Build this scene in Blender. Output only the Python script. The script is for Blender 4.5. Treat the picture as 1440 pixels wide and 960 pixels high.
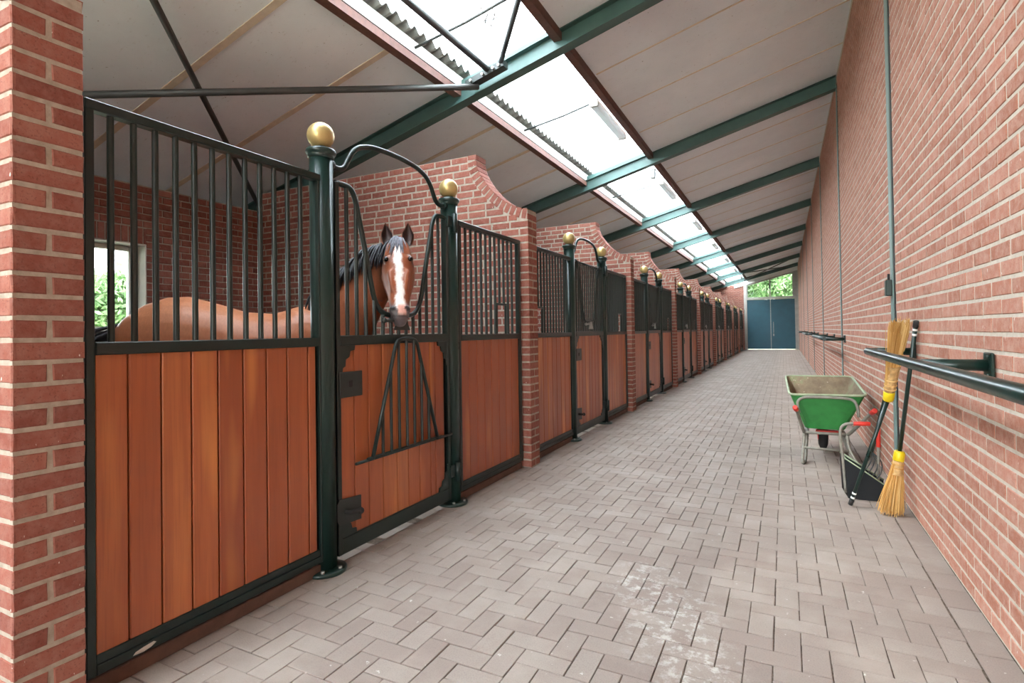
import bpy, math, random
import numpy as np

# ----------------------------------------------------------------------------- clear
for o in list(bpy.data.objects):
    bpy.data.objects.remove(o)
C = bpy.context.scene.collection
SC = bpy.context.scene
random.seed(7)
RNG = np.random.default_rng(11)

# ----------------------------------------------------------------------------- camera
YAW, PITCH, ROLL, FPX, CY = 0.463084, 0.0134045, -0.0149365, 767.067, 456.42
EYE = np.array([0.0, 0.0, 1.35])
FW = np.array([-math.sin(YAW) * math.cos(PITCH), math.cos(YAW) * math.cos(PITCH), math.sin(PITCH)])
R0 = np.array([math.cos(YAW), math.sin(YAW), 0.0])
U0 = np.cross(R0, FW)
RT = math.cos(ROLL) * R0 + math.sin(ROLL) * U0
UP = np.cross(RT, FW)
cam_data = bpy.data.cameras.new('camera')
cam_data.sensor_width = 36.0
cam_data.lens = FPX / 1440 * 36
cam_data.shift_x = 0.0
cam_data.shift_y = -(480 - CY) / 1440
cam_data.clip_start = 0.05
cam_data.clip_end = 400
cam = bpy.data.objects.new('camera', cam_data)
C.objects.link(cam)
from mathutils import Matrix, Vector
cam.matrix_world = Matrix(((RT[0], UP[0], -FW[0], EYE[0]), (RT[1], UP[1], -FW[1], EYE[1]),
                           (RT[2], UP[2], -FW[2], EYE[2]), (0, 0, 0, 1)))
SC.camera = cam

# ----------------------------------------------------------------------------- sky and exposure
SKY_STRENGTH = 2.6
world = bpy.data.worlds.new('sky')
SC.world = world
world.use_nodes = True
wn, wl = world.node_tree.nodes, world.node_tree.links
wn.clear()
wo = wn.new('ShaderNodeOutputWorld')
wb = wn.new('ShaderNodeBackground')
wt = wn.new('ShaderNodeTexCoord')
ws = wn.new('ShaderNodeSeparateXYZ')
wr = wn.new('ShaderNodeValToRGB')
wl.new(wt.outputs['Generated'], ws.inputs[0])
wl.new(ws.outputs['Z'], wr.inputs[0])
wr.color_ramp.elements[0].position = 0.0
wr.color_ramp.elements[0].color = (0.97, 0.985, 1.0, 1)
wr.color_ramp.elements[1].position = 0.7
wr.color_ramp.elements[1].color = (0.80, 0.91, 1.0, 1)
wl.new(wr.outputs[0], wb.inputs['Color'])
wb.inputs['Strength'].default_value = SKY_STRENGTH
wl.new(wb.outputs[0], wo.inputs[0])
sun_data = bpy.data.lights.new('sun', 'SUN')
sun_data.energy = 6.0
sun_data.angle = math.radians(4)
sun_data.color = (1.0, 0.97, 0.92)
sun = bpy.data.objects.new('sun', sun_data)
C.objects.link(sun)
sun.rotation_euler = (math.radians(14), math.radians(-34), 0)   # high, from behind the stalls
SC.view_settings.view_transform = 'Standard'
SC.view_settings.look = 'None'
SC.view_settings.gamma = 1.0
SC.view_settings.exposure = 2.36
SC.view_settings.use_curve_mapping = False
SC.cycles.max_bounces = 14
SC.cycles.diffuse_bounces = 10
SC.cycles.glossy_bounces = 4
SC.cycles.transparent_max_bounces = 16
SC.cycles.sample_clamp_indirect = 6.0
SC.cycles.caustics_reflective = False
SC.cycles.caustics_refractive = False

# ----------------------------------------------------------------------------- material helpers
def lin(r, g, b):
    f = lambda c: (c / 255 / 12.92) if c <= 10 else ((c / 255 + 0.055) / 1.055) ** 2.4
    return (f(r), f(g), f(b), 1.0)

class Nodes:
    def __init__(s, name):
        s.m = bpy.data.materials.new(name)
        s.m.use_nodes = True
        s.n, s.l = s.m.node_tree.nodes, s.m.node_tree.links
        s.bsdf = s.n['Principled BSDF']
    def new(s, t, **kw):
        x = s.n.new(t)
        for k, v in kw.items():
            if hasattr(x, k):
                setattr(x, k, v)
            else:
                x.inputs[k.replace('_', ' ')].default_value = v
        return x
    def link(s, a, b):
        s.l.new(a, b)
    def pos(s, scale=(1, 1, 1), shift=None):
        g = s.n.new('ShaderNodeNewGeometry')
        mp = s.n.new('ShaderNodeMapping')
        mp.inputs['Scale'].default_value = scale
        s.l.new(g.outputs['Position'], mp.inputs['Vector'])
        if shift is not None:
            s.l.new(shift, mp.inputs['Location'])
        return mp.outputs['Vector']
    def noise(s, scale, detail=4, rough=.55, vec=None):
        x = s.n.new('ShaderNodeTexNoise')
        x.inputs['Scale'].default_value = scale
        x.inputs['Detail'].default_value = detail
        x.inputs['Roughness'].default_value = rough
        s.l.new(vec if vec is not None else s.pos(), x.inputs['Vector'])
        return x.outputs['Fac']
    def ramp(s, fac, stops):
        x = s.n.new('ShaderNodeValToRGB')
        e = x.color_ramp.elements
        while len(e) < len(stops):
            e.new(0.5)
        for el, (p, c) in zip(e, stops):
            el.position = p
            el.color = c if len(c) == 4 else (*c, 1)
        s.l.new(fac, x.inputs[0])
        return x.outputs[0]
    def mix(s, fac, a, b, mode='MIX'):
        x = s.n.new('ShaderNodeMix')
        x.data_type = 'RGBA'
        x.blend_type = mode
        for sock, v in ((x.inputs[0], fac), (x.inputs[6], a), (x.inputs[7], b)):
            if hasattr(v, 'is_linked'):
                s.l.new(v, sock)
            else:
                sock.default_value = v
        return x.outputs[2]
    def math(s, op, a, b=0.0):
        x = s.n.new('ShaderNodeMath')
        x.operation = op
        for sock, v in ((x.inputs[0], a), (x.inputs[1], b)):
            if hasattr(v, 'is_linked'):
                s.l.new(v, sock)
            else:
                sock.default_value = v
        return x.outputs[0]
    def rnd(s):
        a = s.n.new('ShaderNodeAttribute')
        a.attribute_name = 'tint'
        o = s.n.new('ShaderNodeObjectInfo')
        t = s.math('ADD', s.math('MULTIPLY', a.outputs['Fac'], 7.31), s.math('MULTIPLY', o.outputs['Random'], 5.17))
        w = s.n.new('ShaderNodeTexWhiteNoise')
        w.noise_dimensions = '1D'
        s.l.new(t, w.inputs['W'])
        return w.outputs['Value']
    def bump(s, h, strength=.3, dist=.01):
        b = s.n.new('ShaderNodeBump')
        b.inputs['Strength'].default_value = strength
        b.inputs['Distance'].default_value = dist
        s.l.new(h, b.inputs['Height'])
        s.l.new(b.outputs[0], s.bsdf.inputs['Normal'])
    def out(s, col=None, rough=.6, metal=0.0, spec=None):
        if col is not None:
            if hasattr(col, 'is_linked'):
                s.l.new(col, s.bsdf.inputs['Base Color'])
            else:
                s.bsdf.inputs['Base Color'].default_value = col
        if hasattr(rough, 'is_linked'):
            s.l.new(rough, s.bsdf.inputs['Roughness'])
        else:
            s.bsdf.inputs['Roughness'].default_value = rough
        s.bsdf.inputs['Metallic'].default_value = metal
        if spec is not None:
            s.bsdf.inputs['Specular IOR Level'].default_value = spec
        return s.m

def paint(name, rgb, rough=.4, metal=0.0, var=.12, scale=9.0, spec=None):
    s = Nodes(name)
    c = lin(*rgb)
    d = tuple(x * (1 - var) for x in c[:3]) + (1,)
    u = tuple(min(1, x * (1 + var)) for x in c[:3]) + (1,)
    n = s.noise(scale, 3)
    col = s.ramp(n, [(.3, d), (.7, u)])
    r = s.math('ADD', s.math('MULTIPLY', n, .15), rough - .07)
    return s.out(col, r, metal, spec)

def brick_mat(name, dark, mid, pale, dust=.35, dustcol=(205, 190, 178)):
    s = Nodes(name)
    r = s.rnd()
    col = s.ramp(r, [(0, lin(*dark)), (.5, lin(*mid)), (1, lin(*pale))])
    n = s.noise(22, 5, .65)
    col = s.mix(s.ramp(n, [(.4, (0, 0, 0)), (.75, (dust, dust, dust))]), col, lin(*dustcol))
    n2 = s.noise(150, 2, .5)
    col = s.mix(s.ramp(n2, [(.28, (.45, .45, .45)), (.42, (0, 0, 0))]), col, tuple(x * .45 for x in lin(*dark)[:3]) + (1,))
    n3 = s.noise(38, 2, .5, s.pos((1.6, 1.6, .7)))
    col = s.mix(s.ramp(n3, [(.735, (0, 0, 0)), (.76, (.8, .8, .8))]), col, lin(225, 218, 208))
    s.bump(s.noise(120, 4, .6), .35, .004)
    return s.out(col, .85, 0, .25)

M = {}
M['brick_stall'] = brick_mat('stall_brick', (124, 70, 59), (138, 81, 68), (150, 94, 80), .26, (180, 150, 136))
M['brick_wall'] = brick_mat('wall_brick', (166, 108, 88), (176, 118, 98), (186, 130, 111), .5, (204, 178, 162))  # paler than stall brick: the brighter light there is partly put into its colour
s = Nodes('mortar')
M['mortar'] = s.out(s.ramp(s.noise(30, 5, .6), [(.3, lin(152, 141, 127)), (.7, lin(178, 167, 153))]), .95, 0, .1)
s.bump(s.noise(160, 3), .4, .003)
s = Nodes('wall_mortar')
M['wall_mortar'] = s.out(s.ramp(s.noise(30, 5, .6), [(.3, lin(190, 178, 162)), (.7, lin(208, 198, 184))]), .95, 0, .1)
s.bump(s.noise(160, 3), .4, .003)
# pavers
s = Nodes('paver_concrete')
r = s.rnd()
col = s.ramp(r, [(0, lin(136, 122, 114)), (.5, lin(141, 128, 120)), (1, lin(147, 135, 127))])
col = s.mix(s.ramp(s.noise(180, 2, .5), [(.3, (.3, .3, .3)), (.55, (0, 0, 0))]), col, lin(108, 97, 90))
col = s.mix(s.ramp(s.noise(2.2, 5, .6), [(.45, (0, 0, 0)), (.8, (.5, .5, .5))]), col, lin(178, 168, 158))
col = s.mix(s.ramp(s.noise(26, 3, .55), [(.70, (0, 0, 0)), (.76, (.6, .6, .6))]), col, lin(214, 208, 200))
def patch(cx, cy, sx, sy):
    mp = s.pos((1 / sx, 1 / sy, 0), None)
    mp.node.inputs['Location'].default_value = (-cx / sx, -cy / sy, 0)
    ln = s.new('ShaderNodeVectorMath', operation='LENGTH')
    s.link(mp, ln.inputs[0])
    return s.ramp(ln.outputs['Value'], [(.2, (1, 1, 1)), (1.0, (0, 0, 0))])
spl = s.ramp(s.noise(17, 5, .75), [(.50, (0, 0, 0)), (.62, (.75, .75, .75))])
for cx, cy, sx, sy in ((-.50, 2.62, .26, .5), (-.32, 2.25, .2, .35), (-.72, 2.95, .2, .35)):
    col = s.mix(s.mix(1.0, spl, patch(cx, cy, sx, sy), 'MULTIPLY'), col, lin(196, 192, 186))   # lime splashes
s.bump(s.noise(220, 3, .6), .25, .003)
M['paver'] = s.out(col, .8, 0, .3)
s = Nodes('joint_sand')
M['sand'] = s.out(s.ramp(s.noise(60, 3), [(.3, lin(70, 60, 52)), (.7, lin(112, 100, 90))]), .95, 0, .1)
# wood
s = Nodes('oiled_hardwood')
oi = s.n.new('ShaderNodeObjectInfo')
rr = s.math('MULTIPLY', oi.outputs['Random'], 37.0)
cmb = s.n.new('ShaderNodeCombineXYZ')
for i in range(3):
    s.link(rr, cmb.inputs[i])
v = s.pos((16, 16, 1.0), cmb.outputs[0])
g1 = s.noise(1.0, 5, .55, v)
base = s.ramp(oi.outputs['Random'], [(0, lin(152, 78, 44)), (.4, lin(166, 89, 50)), (.75, lin(178, 100, 56)), (1, lin(194, 120, 68))])
col = s.mix(s.ramp(g1, [(.38, (.5, .5, .5)), (.66, (0, 0, 0))]), base, lin(146, 76, 46))
v2 = s.pos((120, 120, 3.5), cmb.outputs[0])
col = s.mix(s.ramp(s.noise(1.0, 3, .5, v2), [(.36, (.28, .28, .28)), (.5, (0, 0, 0))]), col, lin(136, 70, 42))
v3 = s.pos((6, 6, .9), cmb.outputs[0])
col = s.mix(s.ramp(s.noise(1.0, 2, .5, v3), [(.60, (0, 0, 0)), (.76, (.55, .55, .55))]), col, lin(220, 146, 78))
s.bump(g1, .05, .002)
M['wood'] = s.out(col, .33, 0, .55)
M['green'] = paint('dark_green_paint', (22, 44, 39), .3, 0, .15, 6)
M['bar_green'] = paint('bar_green_paint', (20, 37, 34), .34, 0, .12, 6)
M['beam'] = paint('teal_beam_paint', (64, 92, 87), .45, 0, .12, 5)
M['column'] = paint('column_paint', (116, 138, 132), .5, 0, .1, 5)
M['black_steel'] = paint('black_steel', (38, 44, 42), .42, 0, .15, 8)
M['gold'] = paint('brass', (184, 160, 106), .36, .55, .12, 14)
M['kerb'] = paint('brown_kerb', (92, 66, 55), .85, 0, .25, 14)
M['ceil'] = None
s = Nodes('ceiling_board')
c0 = s.ramp(s.noise(1.3, 5, .65), [(.3, lin(226, 232, 238)), (.75, lin(238, 243, 248))])
c0 = s.mix(s.ramp(s.noise(13, 4, .7, s.pos((.8, 2.2, 1))), [(.62, (0, 0, 0)), (.78, (.4, .4, .4))]), c0, lin(150, 138, 124))
c0 = s.mix(s.ramp(s.noise(40, 2, .5), [(.72, (0, 0, 0)), (.77, (.6, .6, .6))]), c0, lin(120, 110, 100))
M['ceil'] = s.out(c0, .75, 0, .2)
M['strip'] = paint('joint_tape', (212, 196, 176), .7, 0, .1, 12)
M['white'] = paint('white_paint', (226, 226, 220), .5, 0, .05, 6)
M['reveal'] = paint('reveal_plaster', (196, 190, 182), .8, 0, .08, 8)
M['grey_frame'] = paint('grey_frame_paint', (168, 164, 156), .6, 0, .1, 6)
M['purlin'] = paint('brown_timber', (100, 66, 56), .7, 0, .25, 16)
M['fibre'] = paint('fibre_cement', (128, 128, 122), .9, 0, .2, 14)
M['door_teal'] = paint('door_teal_paint', (34, 80, 94), .45, 0, .1, 3)
M['steel'] = paint('bare_steel', (150, 152, 148), .4, .6, .15, 18)
M['barrow_steel'] = paint('weathered_tube', (132, 128, 118), .55, .3, .2, 22)
M['barrow_green'] = paint('barrow_green', (50, 128, 62), .45, 0, .18, 9)
s = Nodes('barrow_inside')
col = s.ramp(s.noise(5, 5, .65), [(.38, lin(112, 94, 74)), (.55, lin(136, 120, 96)), (.72, lin(124, 150, 104))])
col = s.mix(s.ramp(s.noise(34, 2), [(.68, (0, 0, 0)), (.74, (.7, .7, .7))]), col, lin(200, 190, 172))
M['barrow_in'] = s.out(col, .8)
M['barrow_rim'] = paint('barrow_rim', (150, 162, 132), .6, 0, .2, 14)
M['red'] = paint('red_grip', (204, 52, 40), .45, 0, .1, 20)
M['rubber'] = paint('black_rubber', (32, 30, 29), .75, 0, .2, 20)
M['black_plastic'] = paint('black_plastic', (22, 24, 26), .6, 0, .15, 12, .2)
M['yellow'] = paint('yellow_collar', (226, 196, 24), .4, 0, .1, 20)
M['straw'] = None
s = Nodes('broom_straw')
col = s.ramp(s.rnd(), [(0, lin(176, 128, 66)), (.5, lin(206, 162, 96)), (1, lin(226, 190, 128))])
M['straw'] = s.out(col, .8, 0, .2)
M['wrap'] = paint('straw_binding', (196, 158, 104), .8, 0, .25, 40)
M['tape'] = paint('white_tape', (232, 232, 228), .5, 0, .04, 10)
M['wire'] = paint('cable', (60, 62, 60), .6)
s = Nodes('lamp_cover')
s.out(lin(224, 228, 228), .35)
tl = s.n.new('ShaderNodeBsdfTranslucent')
tl.inputs['Color'].default_value = (.85, .88, .88, 1)
mx = s.n.new('ShaderNodeMixShader')
mx.inputs[0].default_value = .3
s.link(s.bsdf.outputs[0], mx.inputs[1])
s.link(tl.outputs[0], mx.inputs[2])
s.link(mx.outputs[0], s.n['Material Output'].inputs[0])
M['lamp_cover'] = s.m
M['nest'] = paint('twigs', (70, 60, 54), .95)
M['grass'] = paint('pale_ground', (168, 172, 150), .95, 0, .2, 1.2)
M['bark'] = paint('bark', (96, 78, 62), .9, 0, .3, 8)
s = Nodes('leaf')
col = s.ramp(s.rnd(), [(0, lin(74, 104, 60)), (.5, lin(112, 144, 92)), (1, lin(164, 186, 140))])
s.link(col, s.bsdf.inputs['Base Color'])
s.bsdf.inputs['Roughness'].default_value = .55
tr = s.n.new('ShaderNodeBsdfTranslucent')
s.link(col, tr.inputs['Color'])
mx = s.n.new('ShaderNodeMixShader')
mx.inputs[0].default_value = .45
s.link(s.bsdf.outputs[0], mx.inputs[1])
s.link(tr.outputs[0], mx.inputs[2])
s.link(mx.outputs[0], s.n['Material Output'].inputs[0])
M['leaf'] = s.m
# translucent skylight sheet
s = Nodes('skylight_sheet')
tp = s.n.new('ShaderNodeBsdfTransparent')
tl = s.n.new('ShaderNodeBsdfTranslucent')
tl.inputs['Color'].default_value = (.9, .94, .97, 1)
dirt = s.ramp(s.noise(7, 5, .7), [(.6, (.92, .94, .95)), (.8, (.72, .74, .74))])
s.link(dirt, tp.inputs['Color'])
mx = s.n.new('ShaderNodeMixShader')
mx.inputs[0].default_value = .75
s.link(tp.outputs[0], mx.inputs[1])
s.link(tl.outputs[0], mx.inputs[2])
s.link(mx.outputs[0], s.n['Material Output'].inputs[0])
M['skylight'] = s.m
s = Nodes('window_glass')
tp = s.n.new('ShaderNodeBsdfTransparent')
tp.inputs['Color'].default_value = (.95, .98, .97, 1)
gl = s.n.new('ShaderNodeBsdfGlossy')
gl.inputs['Roughness'].default_value = .02
fr = s.n.new('ShaderNodeFresnel')
fr.inputs['IOR'].default_value = 1.45
mx = s.n.new('ShaderNodeMixShader')
s.link(fr.outputs[0], mx.inputs[0])
s.link(tp.outputs[0], mx.inputs[1])
s.link(gl.outputs[0], mx.inputs[2])
s.link(mx.outputs[0], s.n['Material Output'].inputs[0])
M['glass'] = s.m
# horse coat: colour comes from the vertex colour layer
s = Nodes('horse_coat')
a = s.n.new('ShaderNodeAttribute')
a.attribute_name = 'coat'
n = s.noise(90, 3, .6, s.pos((1, 1, .35)))
col = s.mix(s.ramp(n, [(.35, (.16, .16, .16)), (.65, (0, 0, 0))]), a.outputs['Color'], (.02, .008, .004, 1))
s.bump(n, .12, .004)
M['coat'] = s.out(col, .42, 0, .4)
M['hair'] = paint('black_hair', (38, 38, 44), .45, 0, .3, 60)
M['forelock'] = paint('forelock_hair', (96, 96, 106), .5, 0, .4, 70)
M['eye'] = paint('dark_eye', (22, 14, 12), .08, 0, .1, 30)

# ----------------------------------------------------------------------------- object helpers
def tag(o, label=None, cat=None, group=None, kind=None):
    if label: o['label'] = label
    if cat: o['category'] = cat
    if group: o['group'] = group
    if kind: o['kind'] = kind
    return o

def obj(name, me, mat=None, parent=None, loc=(0, 0, 0)):
    if mat is not None and len(me.materials) == 0:
        me.materials.append(M[mat] if isinstance(mat, str) else mat)
    o = bpy.data.objects.new(name, me)
    C.objects.link(o)
    o.location = loc
    if parent is not None:
        o.parent = parent
    return o

def empty(name, loc, label=None, cat=None, group=None, kind=None, rotz=0):
    o = bpy.data.objects.new(name, None)
    o.empty_display_size = .1
    C.objects.link(o)
    o.location = loc
    o.rotation_euler[2] = rotz
    return tag(o, label, cat, group, kind)

def kids(o):
    return [c for c in C.objects if c.parent == o]

def copy_tree(o, children, parent=None):
    c = o.copy()
    C.objects.link(c)
    if parent is not None:
        c.parent = parent
    for ch in children.get(o, []):
        copy_tree(ch, children, c)
    return c

def child_map():
    m = {}
    for o in C.objects:
        if o.parent is not None:
            m.setdefault(o.parent, []).append(o)
    return m

class MB:
    """collects simple solids and links them as one mesh"""
    def __init__(s):
        s.v, s.f, s.sm = [], [], []
    def add(s, verts, faces, smooth=False):
        b = len(s.v)
        s.v += [tuple(map(float, p)) for p in verts]
        s.f += [tuple(b + i for i in f) for f in faces]
        s.sm += [smooth] * len(faces)
        return s
    def box(s, x0, x1, y0, y1, z0, z1, bev=0.0):
        if bev <= 0:
            v = [(x, y, z) for x in (x0, x1) for y in (y0, y1) for z in (z0, z1)]
            return s.add(v, [(0, 1, 3, 2), (4, 6, 7, 5), (0, 4, 5, 1), (2, 3, 7, 6), (0, 2, 6, 4), (1, 5, 7, 3)])
        b = bev
        # chamfered box: 24 vertices
        v, idx = [], {}
        for sx in (0, 1):
            for sy in (0, 1):
                for sz in (0, 1):
                    X, Y, Z = (x0, x1)[sx], (y0, y1)[sy], (z0, z1)[sz]
                    ix, iy, iz = X + (b, -b)[sx], Y + (b, -b)[sy], Z + (b, -b)[sz]
                    idx[sx, sy, sz, 0] = len(v); v.append((X, iy, iz))
                    idx[sx, sy, sz, 1] = len(v); v.append((ix, Y, iz))
                    idx[sx, sy, sz, 2] = len(v); v.append((ix, iy, Z))
        I = lambda *k: idx[k]
        f = []
        for e in (0, 1):
            f.append((I(e, 0, 0, 0), I(e, 1, 0, 0), I(e, 1, 1, 0), I(e, 0, 1, 0)))
            f.append((I(0, e, 0, 1), I(1, e, 0, 1), I(1, e, 1, 1), I(0, e, 1, 1)))
            f.append((I(0, 0, e, 2), I(1, 0, e, 2), I(1, 1, e, 2), I(0, 1, e, 2)))
            for g in (0, 1):
                f.append((I(e, g, 0, 0), I(e, g, 1, 0), I(e, g, 1, 1), I(e, g, 0, 1)))
                f.append((I(e, 0, g, 0), I(e, 1, g, 0), I(e, 1, g, 2), I(e, 0, g, 2)))
                f.append((I(0, e, g, 1), I(1, e, g, 1), I(1, e, g, 2), I(0, e, g, 2)))
                for h in (0, 1):
                    f.append((I(e, g, h, 0), I(e, g, h, 1), I(e, g, h, 2)))
        cx = np.array([(x0 + x1) / 2, (y0 + y1) / 2, (z0 + z1) / 2])
        va = np.array(v)
        ff = []
        for q in f:
            p = va[list(q)]
            nn = np.cross(p[1] - p[0], p[2] - p[0])
            ff.append(q if nn @ (p.mean(0) - cx) > 0 else q[::-1])
        return s.add(v, ff)
    def tube(s, pts, r, n=10, closed=False, caps=True):
        P = np.array(pts, float)
        k = len(P)
        rad = np.full(k, r) if np.isscalar(r) else np.array(r, float)
        T = np.zeros_like(P)
        for i in range(k):
            a = P[(i - 1) % k] if (closed or i > 0) else P[i]
            b = P[(i + 1) % k] if (closed or i < k - 1) else P[i]
            T[i] = b - a
        T /= np.linalg.norm(T, axis=1)[:, None] + 1e-12
        ref = np.array([0, 0, 1.0]) if abs(T[0][2]) < .9 else np.array([1.0, 0, 0])
        N = np.cross(T[0], ref); N /= np.linalg.norm(N)
        ring = []
        ang = np.linspace(0, 2 * np.pi, n, endpoint=False)
        for i in range(k):
            if i:
                N = N - T[i] * (N @ T[i]); N /= np.linalg.norm(N) + 1e-12
            B = np.cross(T[i], N)
            ring.append(P[i] + rad[i] * (np.cos(ang)[:, None] * N + np.sin(ang)[:, None] * B))
        v = np.concatenate(ring)
        f = []
        for i in range(k if closed else k - 1):
            j = (i + 1) % k
            f += [(i * n + q, i * n + (q + 1) % n, j * n + (q + 1) % n, j * n + q) for q in range(n)]
        s.add(v, f, True)
        if caps and not closed:
            b = len(s.v) - len(v)
            s.f += [tuple(b + q for q in range(n))[::-1], tuple(b + (k - 1) * n + q for q in range(n))]
            s.sm += [False, False]
        return s
    def lathe(s, prof, n=20, c=(0, 0), smooth=True):
        v, f = [], []
        for (r, z) in prof:
            for q in range(n):
                a = 2 * math.pi * q / n
                v.append((c[0] + r * math.cos(a), c[1] + r * math.sin(a), z))
        for i in range(len(prof) - 1):
            f += [(i * n + q, i * n + (q + 1) % n, (i + 1) * n + (q + 1) % n, (i + 1) * n + q) for q in range(n)]
        f.append(tuple(range(n))[::-1])
        f.append(tuple((len(prof) - 1) * n + q for q in range(n)))
        s.add(v, f, smooth)
        s.sm[-1] = s.sm[-2] = False
        return s
    def prism(s, poly, axis, a, b):
        """poly in the two other axes, extruded from a to b"""
        def P(u, v, w):
            return {0: (w, u, v), 1: (u, w, v), 2: (u, v, w)}[axis]
        k = len(poly)
        v = [P(u, q, a) for u, q in poly] + [P(u, q, b) for u, q in poly]
        area = sum(poly[i][0] * poly[(i + 1) % k][1] - poly[(i + 1) % k][0] * poly[i][1] for i in range(k))
        f = [tuple(range(k)), tuple(range(k, 2 * k))[::-1]] + [(i, k + i, k + (i + 1) % k, (i + 1) % k) for i in range(k)]
        flip = (area > 0) == (axis != 1)
        if (b < a):
            flip = not flip
        if flip:
            f = [q[::-1] for q in f]
        return s.add(v, f)
    def sphere(s, c, r, n=16, m=10, sc=(1, 1, 1)):
        v = [(c[0], c[1], c[2] - r * sc[2])]
        for i in range(1, m):
            t = math.pi * i / m
            for q in range(n):
                a = 2 * math.pi * q / n
                v.append((c[0] + r * sc[0] * math.sin(t) * math.cos(a), c[1] + r * sc[1] * math.sin(t) * math.sin(a), c[2] - r * sc[2] * math.cos(t)))
        v.append((c[0], c[1], c[2] + r * sc[2]))
        f = [(0, 1 + (q + 1) % n, 1 + q) for q in range(n)]
        for i in range(m - 2):
            b = 1 + i * n
            f += [(b + q, b + (q + 1) % n, b + n + (q + 1) % n, b + n + q) for q in range(n)]
        b = 1 + (m - 2) * n
        f += [(b + q, b + (q + 1) % n, len(v) - 1) for q in range(n)]
        return s.add(v, f, True)
    def mesh(s, name, mat=None):
        me = bpy.data.meshes.new(name)
        me.from_pydata(s.v, [], s.f)
        me.polygons.foreach_set('use_smooth', s.sm)
        if mat:
            me.materials.append(M[mat])
        return me
    def build(s, name, mat=None, parent=None, loc=(0, 0, 0)):
        return obj(name, s.mesh(name, mat), None, parent, loc)

def smooth_path(pts, sub=6):
    """Catmull-Rom through the points"""
    P = [np.array(p, float) for p in pts]
    P = [2 * P[0] - P[1]] + P + [2 * P[-1] - P[-2]]
    out = []
    for i in range(1, len(P) - 2):
        a, b, c, d = P[i - 1:i + 3]
        for k in range(sub):
            t = k / sub
            out.append(.5 * (2 * b + (c - a) * t + (2 * a - 5 * b + 4 * c - d) * t * t + (3 * b - a - 3 * c + d) * t ** 3))
    out.append(P[-2])
    return out

# ----------------------------------------------------------------------------- bricks in bulk
FR_F = [(8, 9, 10, 11), (4, 5, 9, 8), (5, 6, 10, 9), (6, 7, 11, 10), (7, 4, 8, 11), (0, 1, 5, 4), (1, 2, 6, 5), (2, 3, 7, 6), (3, 0, 4, 7)]

def frustum(L, H, out, b=.004, back=.004, jit=0.0, rng=None):
    """one brick face: u 0..L, v 0..H, w -back..out, chamfered edge"""
    j = (lambda: float(rng.uniform(-jit, jit))) if rng is not None and jit else (lambda: 0.0)
    v = []
    v += [(0, 0, -back), (L, 0, -back), (L, H, -back), (0, H, -back)]
    c = [(j(), j()) for _ in range(4)]
    q = [(0, 0), (L, 0), (L, H), (0, H)]
    v += [(a + e, d + g, out - b) for (a, d), (e, g) in zip(q, c)]
    i = [(b, b), (L - b, b), (L - b, H - b), (b, H - b)]
    v += [(a + e, d + g, out + .4 * j()) for (a, d), (e, g) in zip(i, c)]
    return np.array(v)

def frame_place(v, O, Uv, Vv, Wv):
    return np.asarray(O) + v[:, :1] * np.asarray(Uv) + v[:, 1:2] * np.asarray(Vv) + v[:, 2:] * np.asarray(Wv)

def handed(Uv, Vv, Wv):
    return np.dot(np.cross(Uv, Vv), Wv) > 0

def bulk_mesh(name, items, Uv, Vv, Wv, mat, out=.008, b=.004, jit=.0016):
    """items: (origin xyz, L, H); one joined mesh with a tint per brick"""
    k = len(items)
    V = np.zeros((k, 12, 3))
    for i, (O, L, H) in enumerate(items):
        V[i] = frame_place(frustum(L, H, out, b, .004, jit, RNG), O, Uv, Vv, Wv)
    F = np.array(FR_F)
    if not handed(Uv, Vv, Wv):
        F = F[:, ::-1]
    faces = (F[None] + (np.arange(k) * 12)[:, None, None]).reshape(-1, 4)
    return raw_mesh(name, V.reshape(-1, 3), faces, mat, np.repeat(RNG.random(k), 12))

def raw_mesh(name, V, faces, mat, tint=None):
    me = bpy.data.meshes.new(name)
    n, k = len(faces), faces.shape[1]
    me.vertices.add(len(V))
    me.vertices.foreach_set('co', np.ascontiguousarray(V, np.float32).ravel())
    me.loops.add(n * k)
    me.loops.foreach_set('vertex_index', np.ascontiguousarray(faces, np.int32).ravel())
    me.polygons.add(n)
    me.polygons.foreach_set('loop_start', np.arange(0, n * k, k, dtype=np.int32))
    me.polygons.foreach_set('use_smooth', np.zeros(n, bool))
    if tint is not None:
        at = me.attributes.new('tint', 'FLOAT', 'POINT')
        at.data.foreach_set('value', np.ascontiguousarray(tint, np.float32))
    me.update(calc_edges=True)
    me.materials.append(M[mat])
    return me

BRICK_CACHE = {}
def brick_mesh(L, H, Uv, Vv, Wv, mat, out, b, variants=4, jit=.0016):
    key = (round(L, 3), round(H, 3), tuple(Uv), tuple(Wv), mat, round(out, 4))
    if key not in BRICK_CACHE:
        F = np.array(FR_F)
        if not handed(Uv, Vv, Wv):
            F = F[:, ::-1]
        BRICK_CACHE[key] = [raw_mesh('brick', frame_place(frustum(L, H, out, b, .004, jit, RNG), (0, 0, 0), Uv, Vv, Wv), F, mat) for _ in range(variants)]
    return random.choice(BRICK_CACHE[key])

def project(P):
    v = np.asarray(P, float) - EYE
    d = v @ FW
    if d < .05:
        return None
    return 720 + FPX * (v @ RT) / d, CY - FPX * (v @ UP) / d, d

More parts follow.
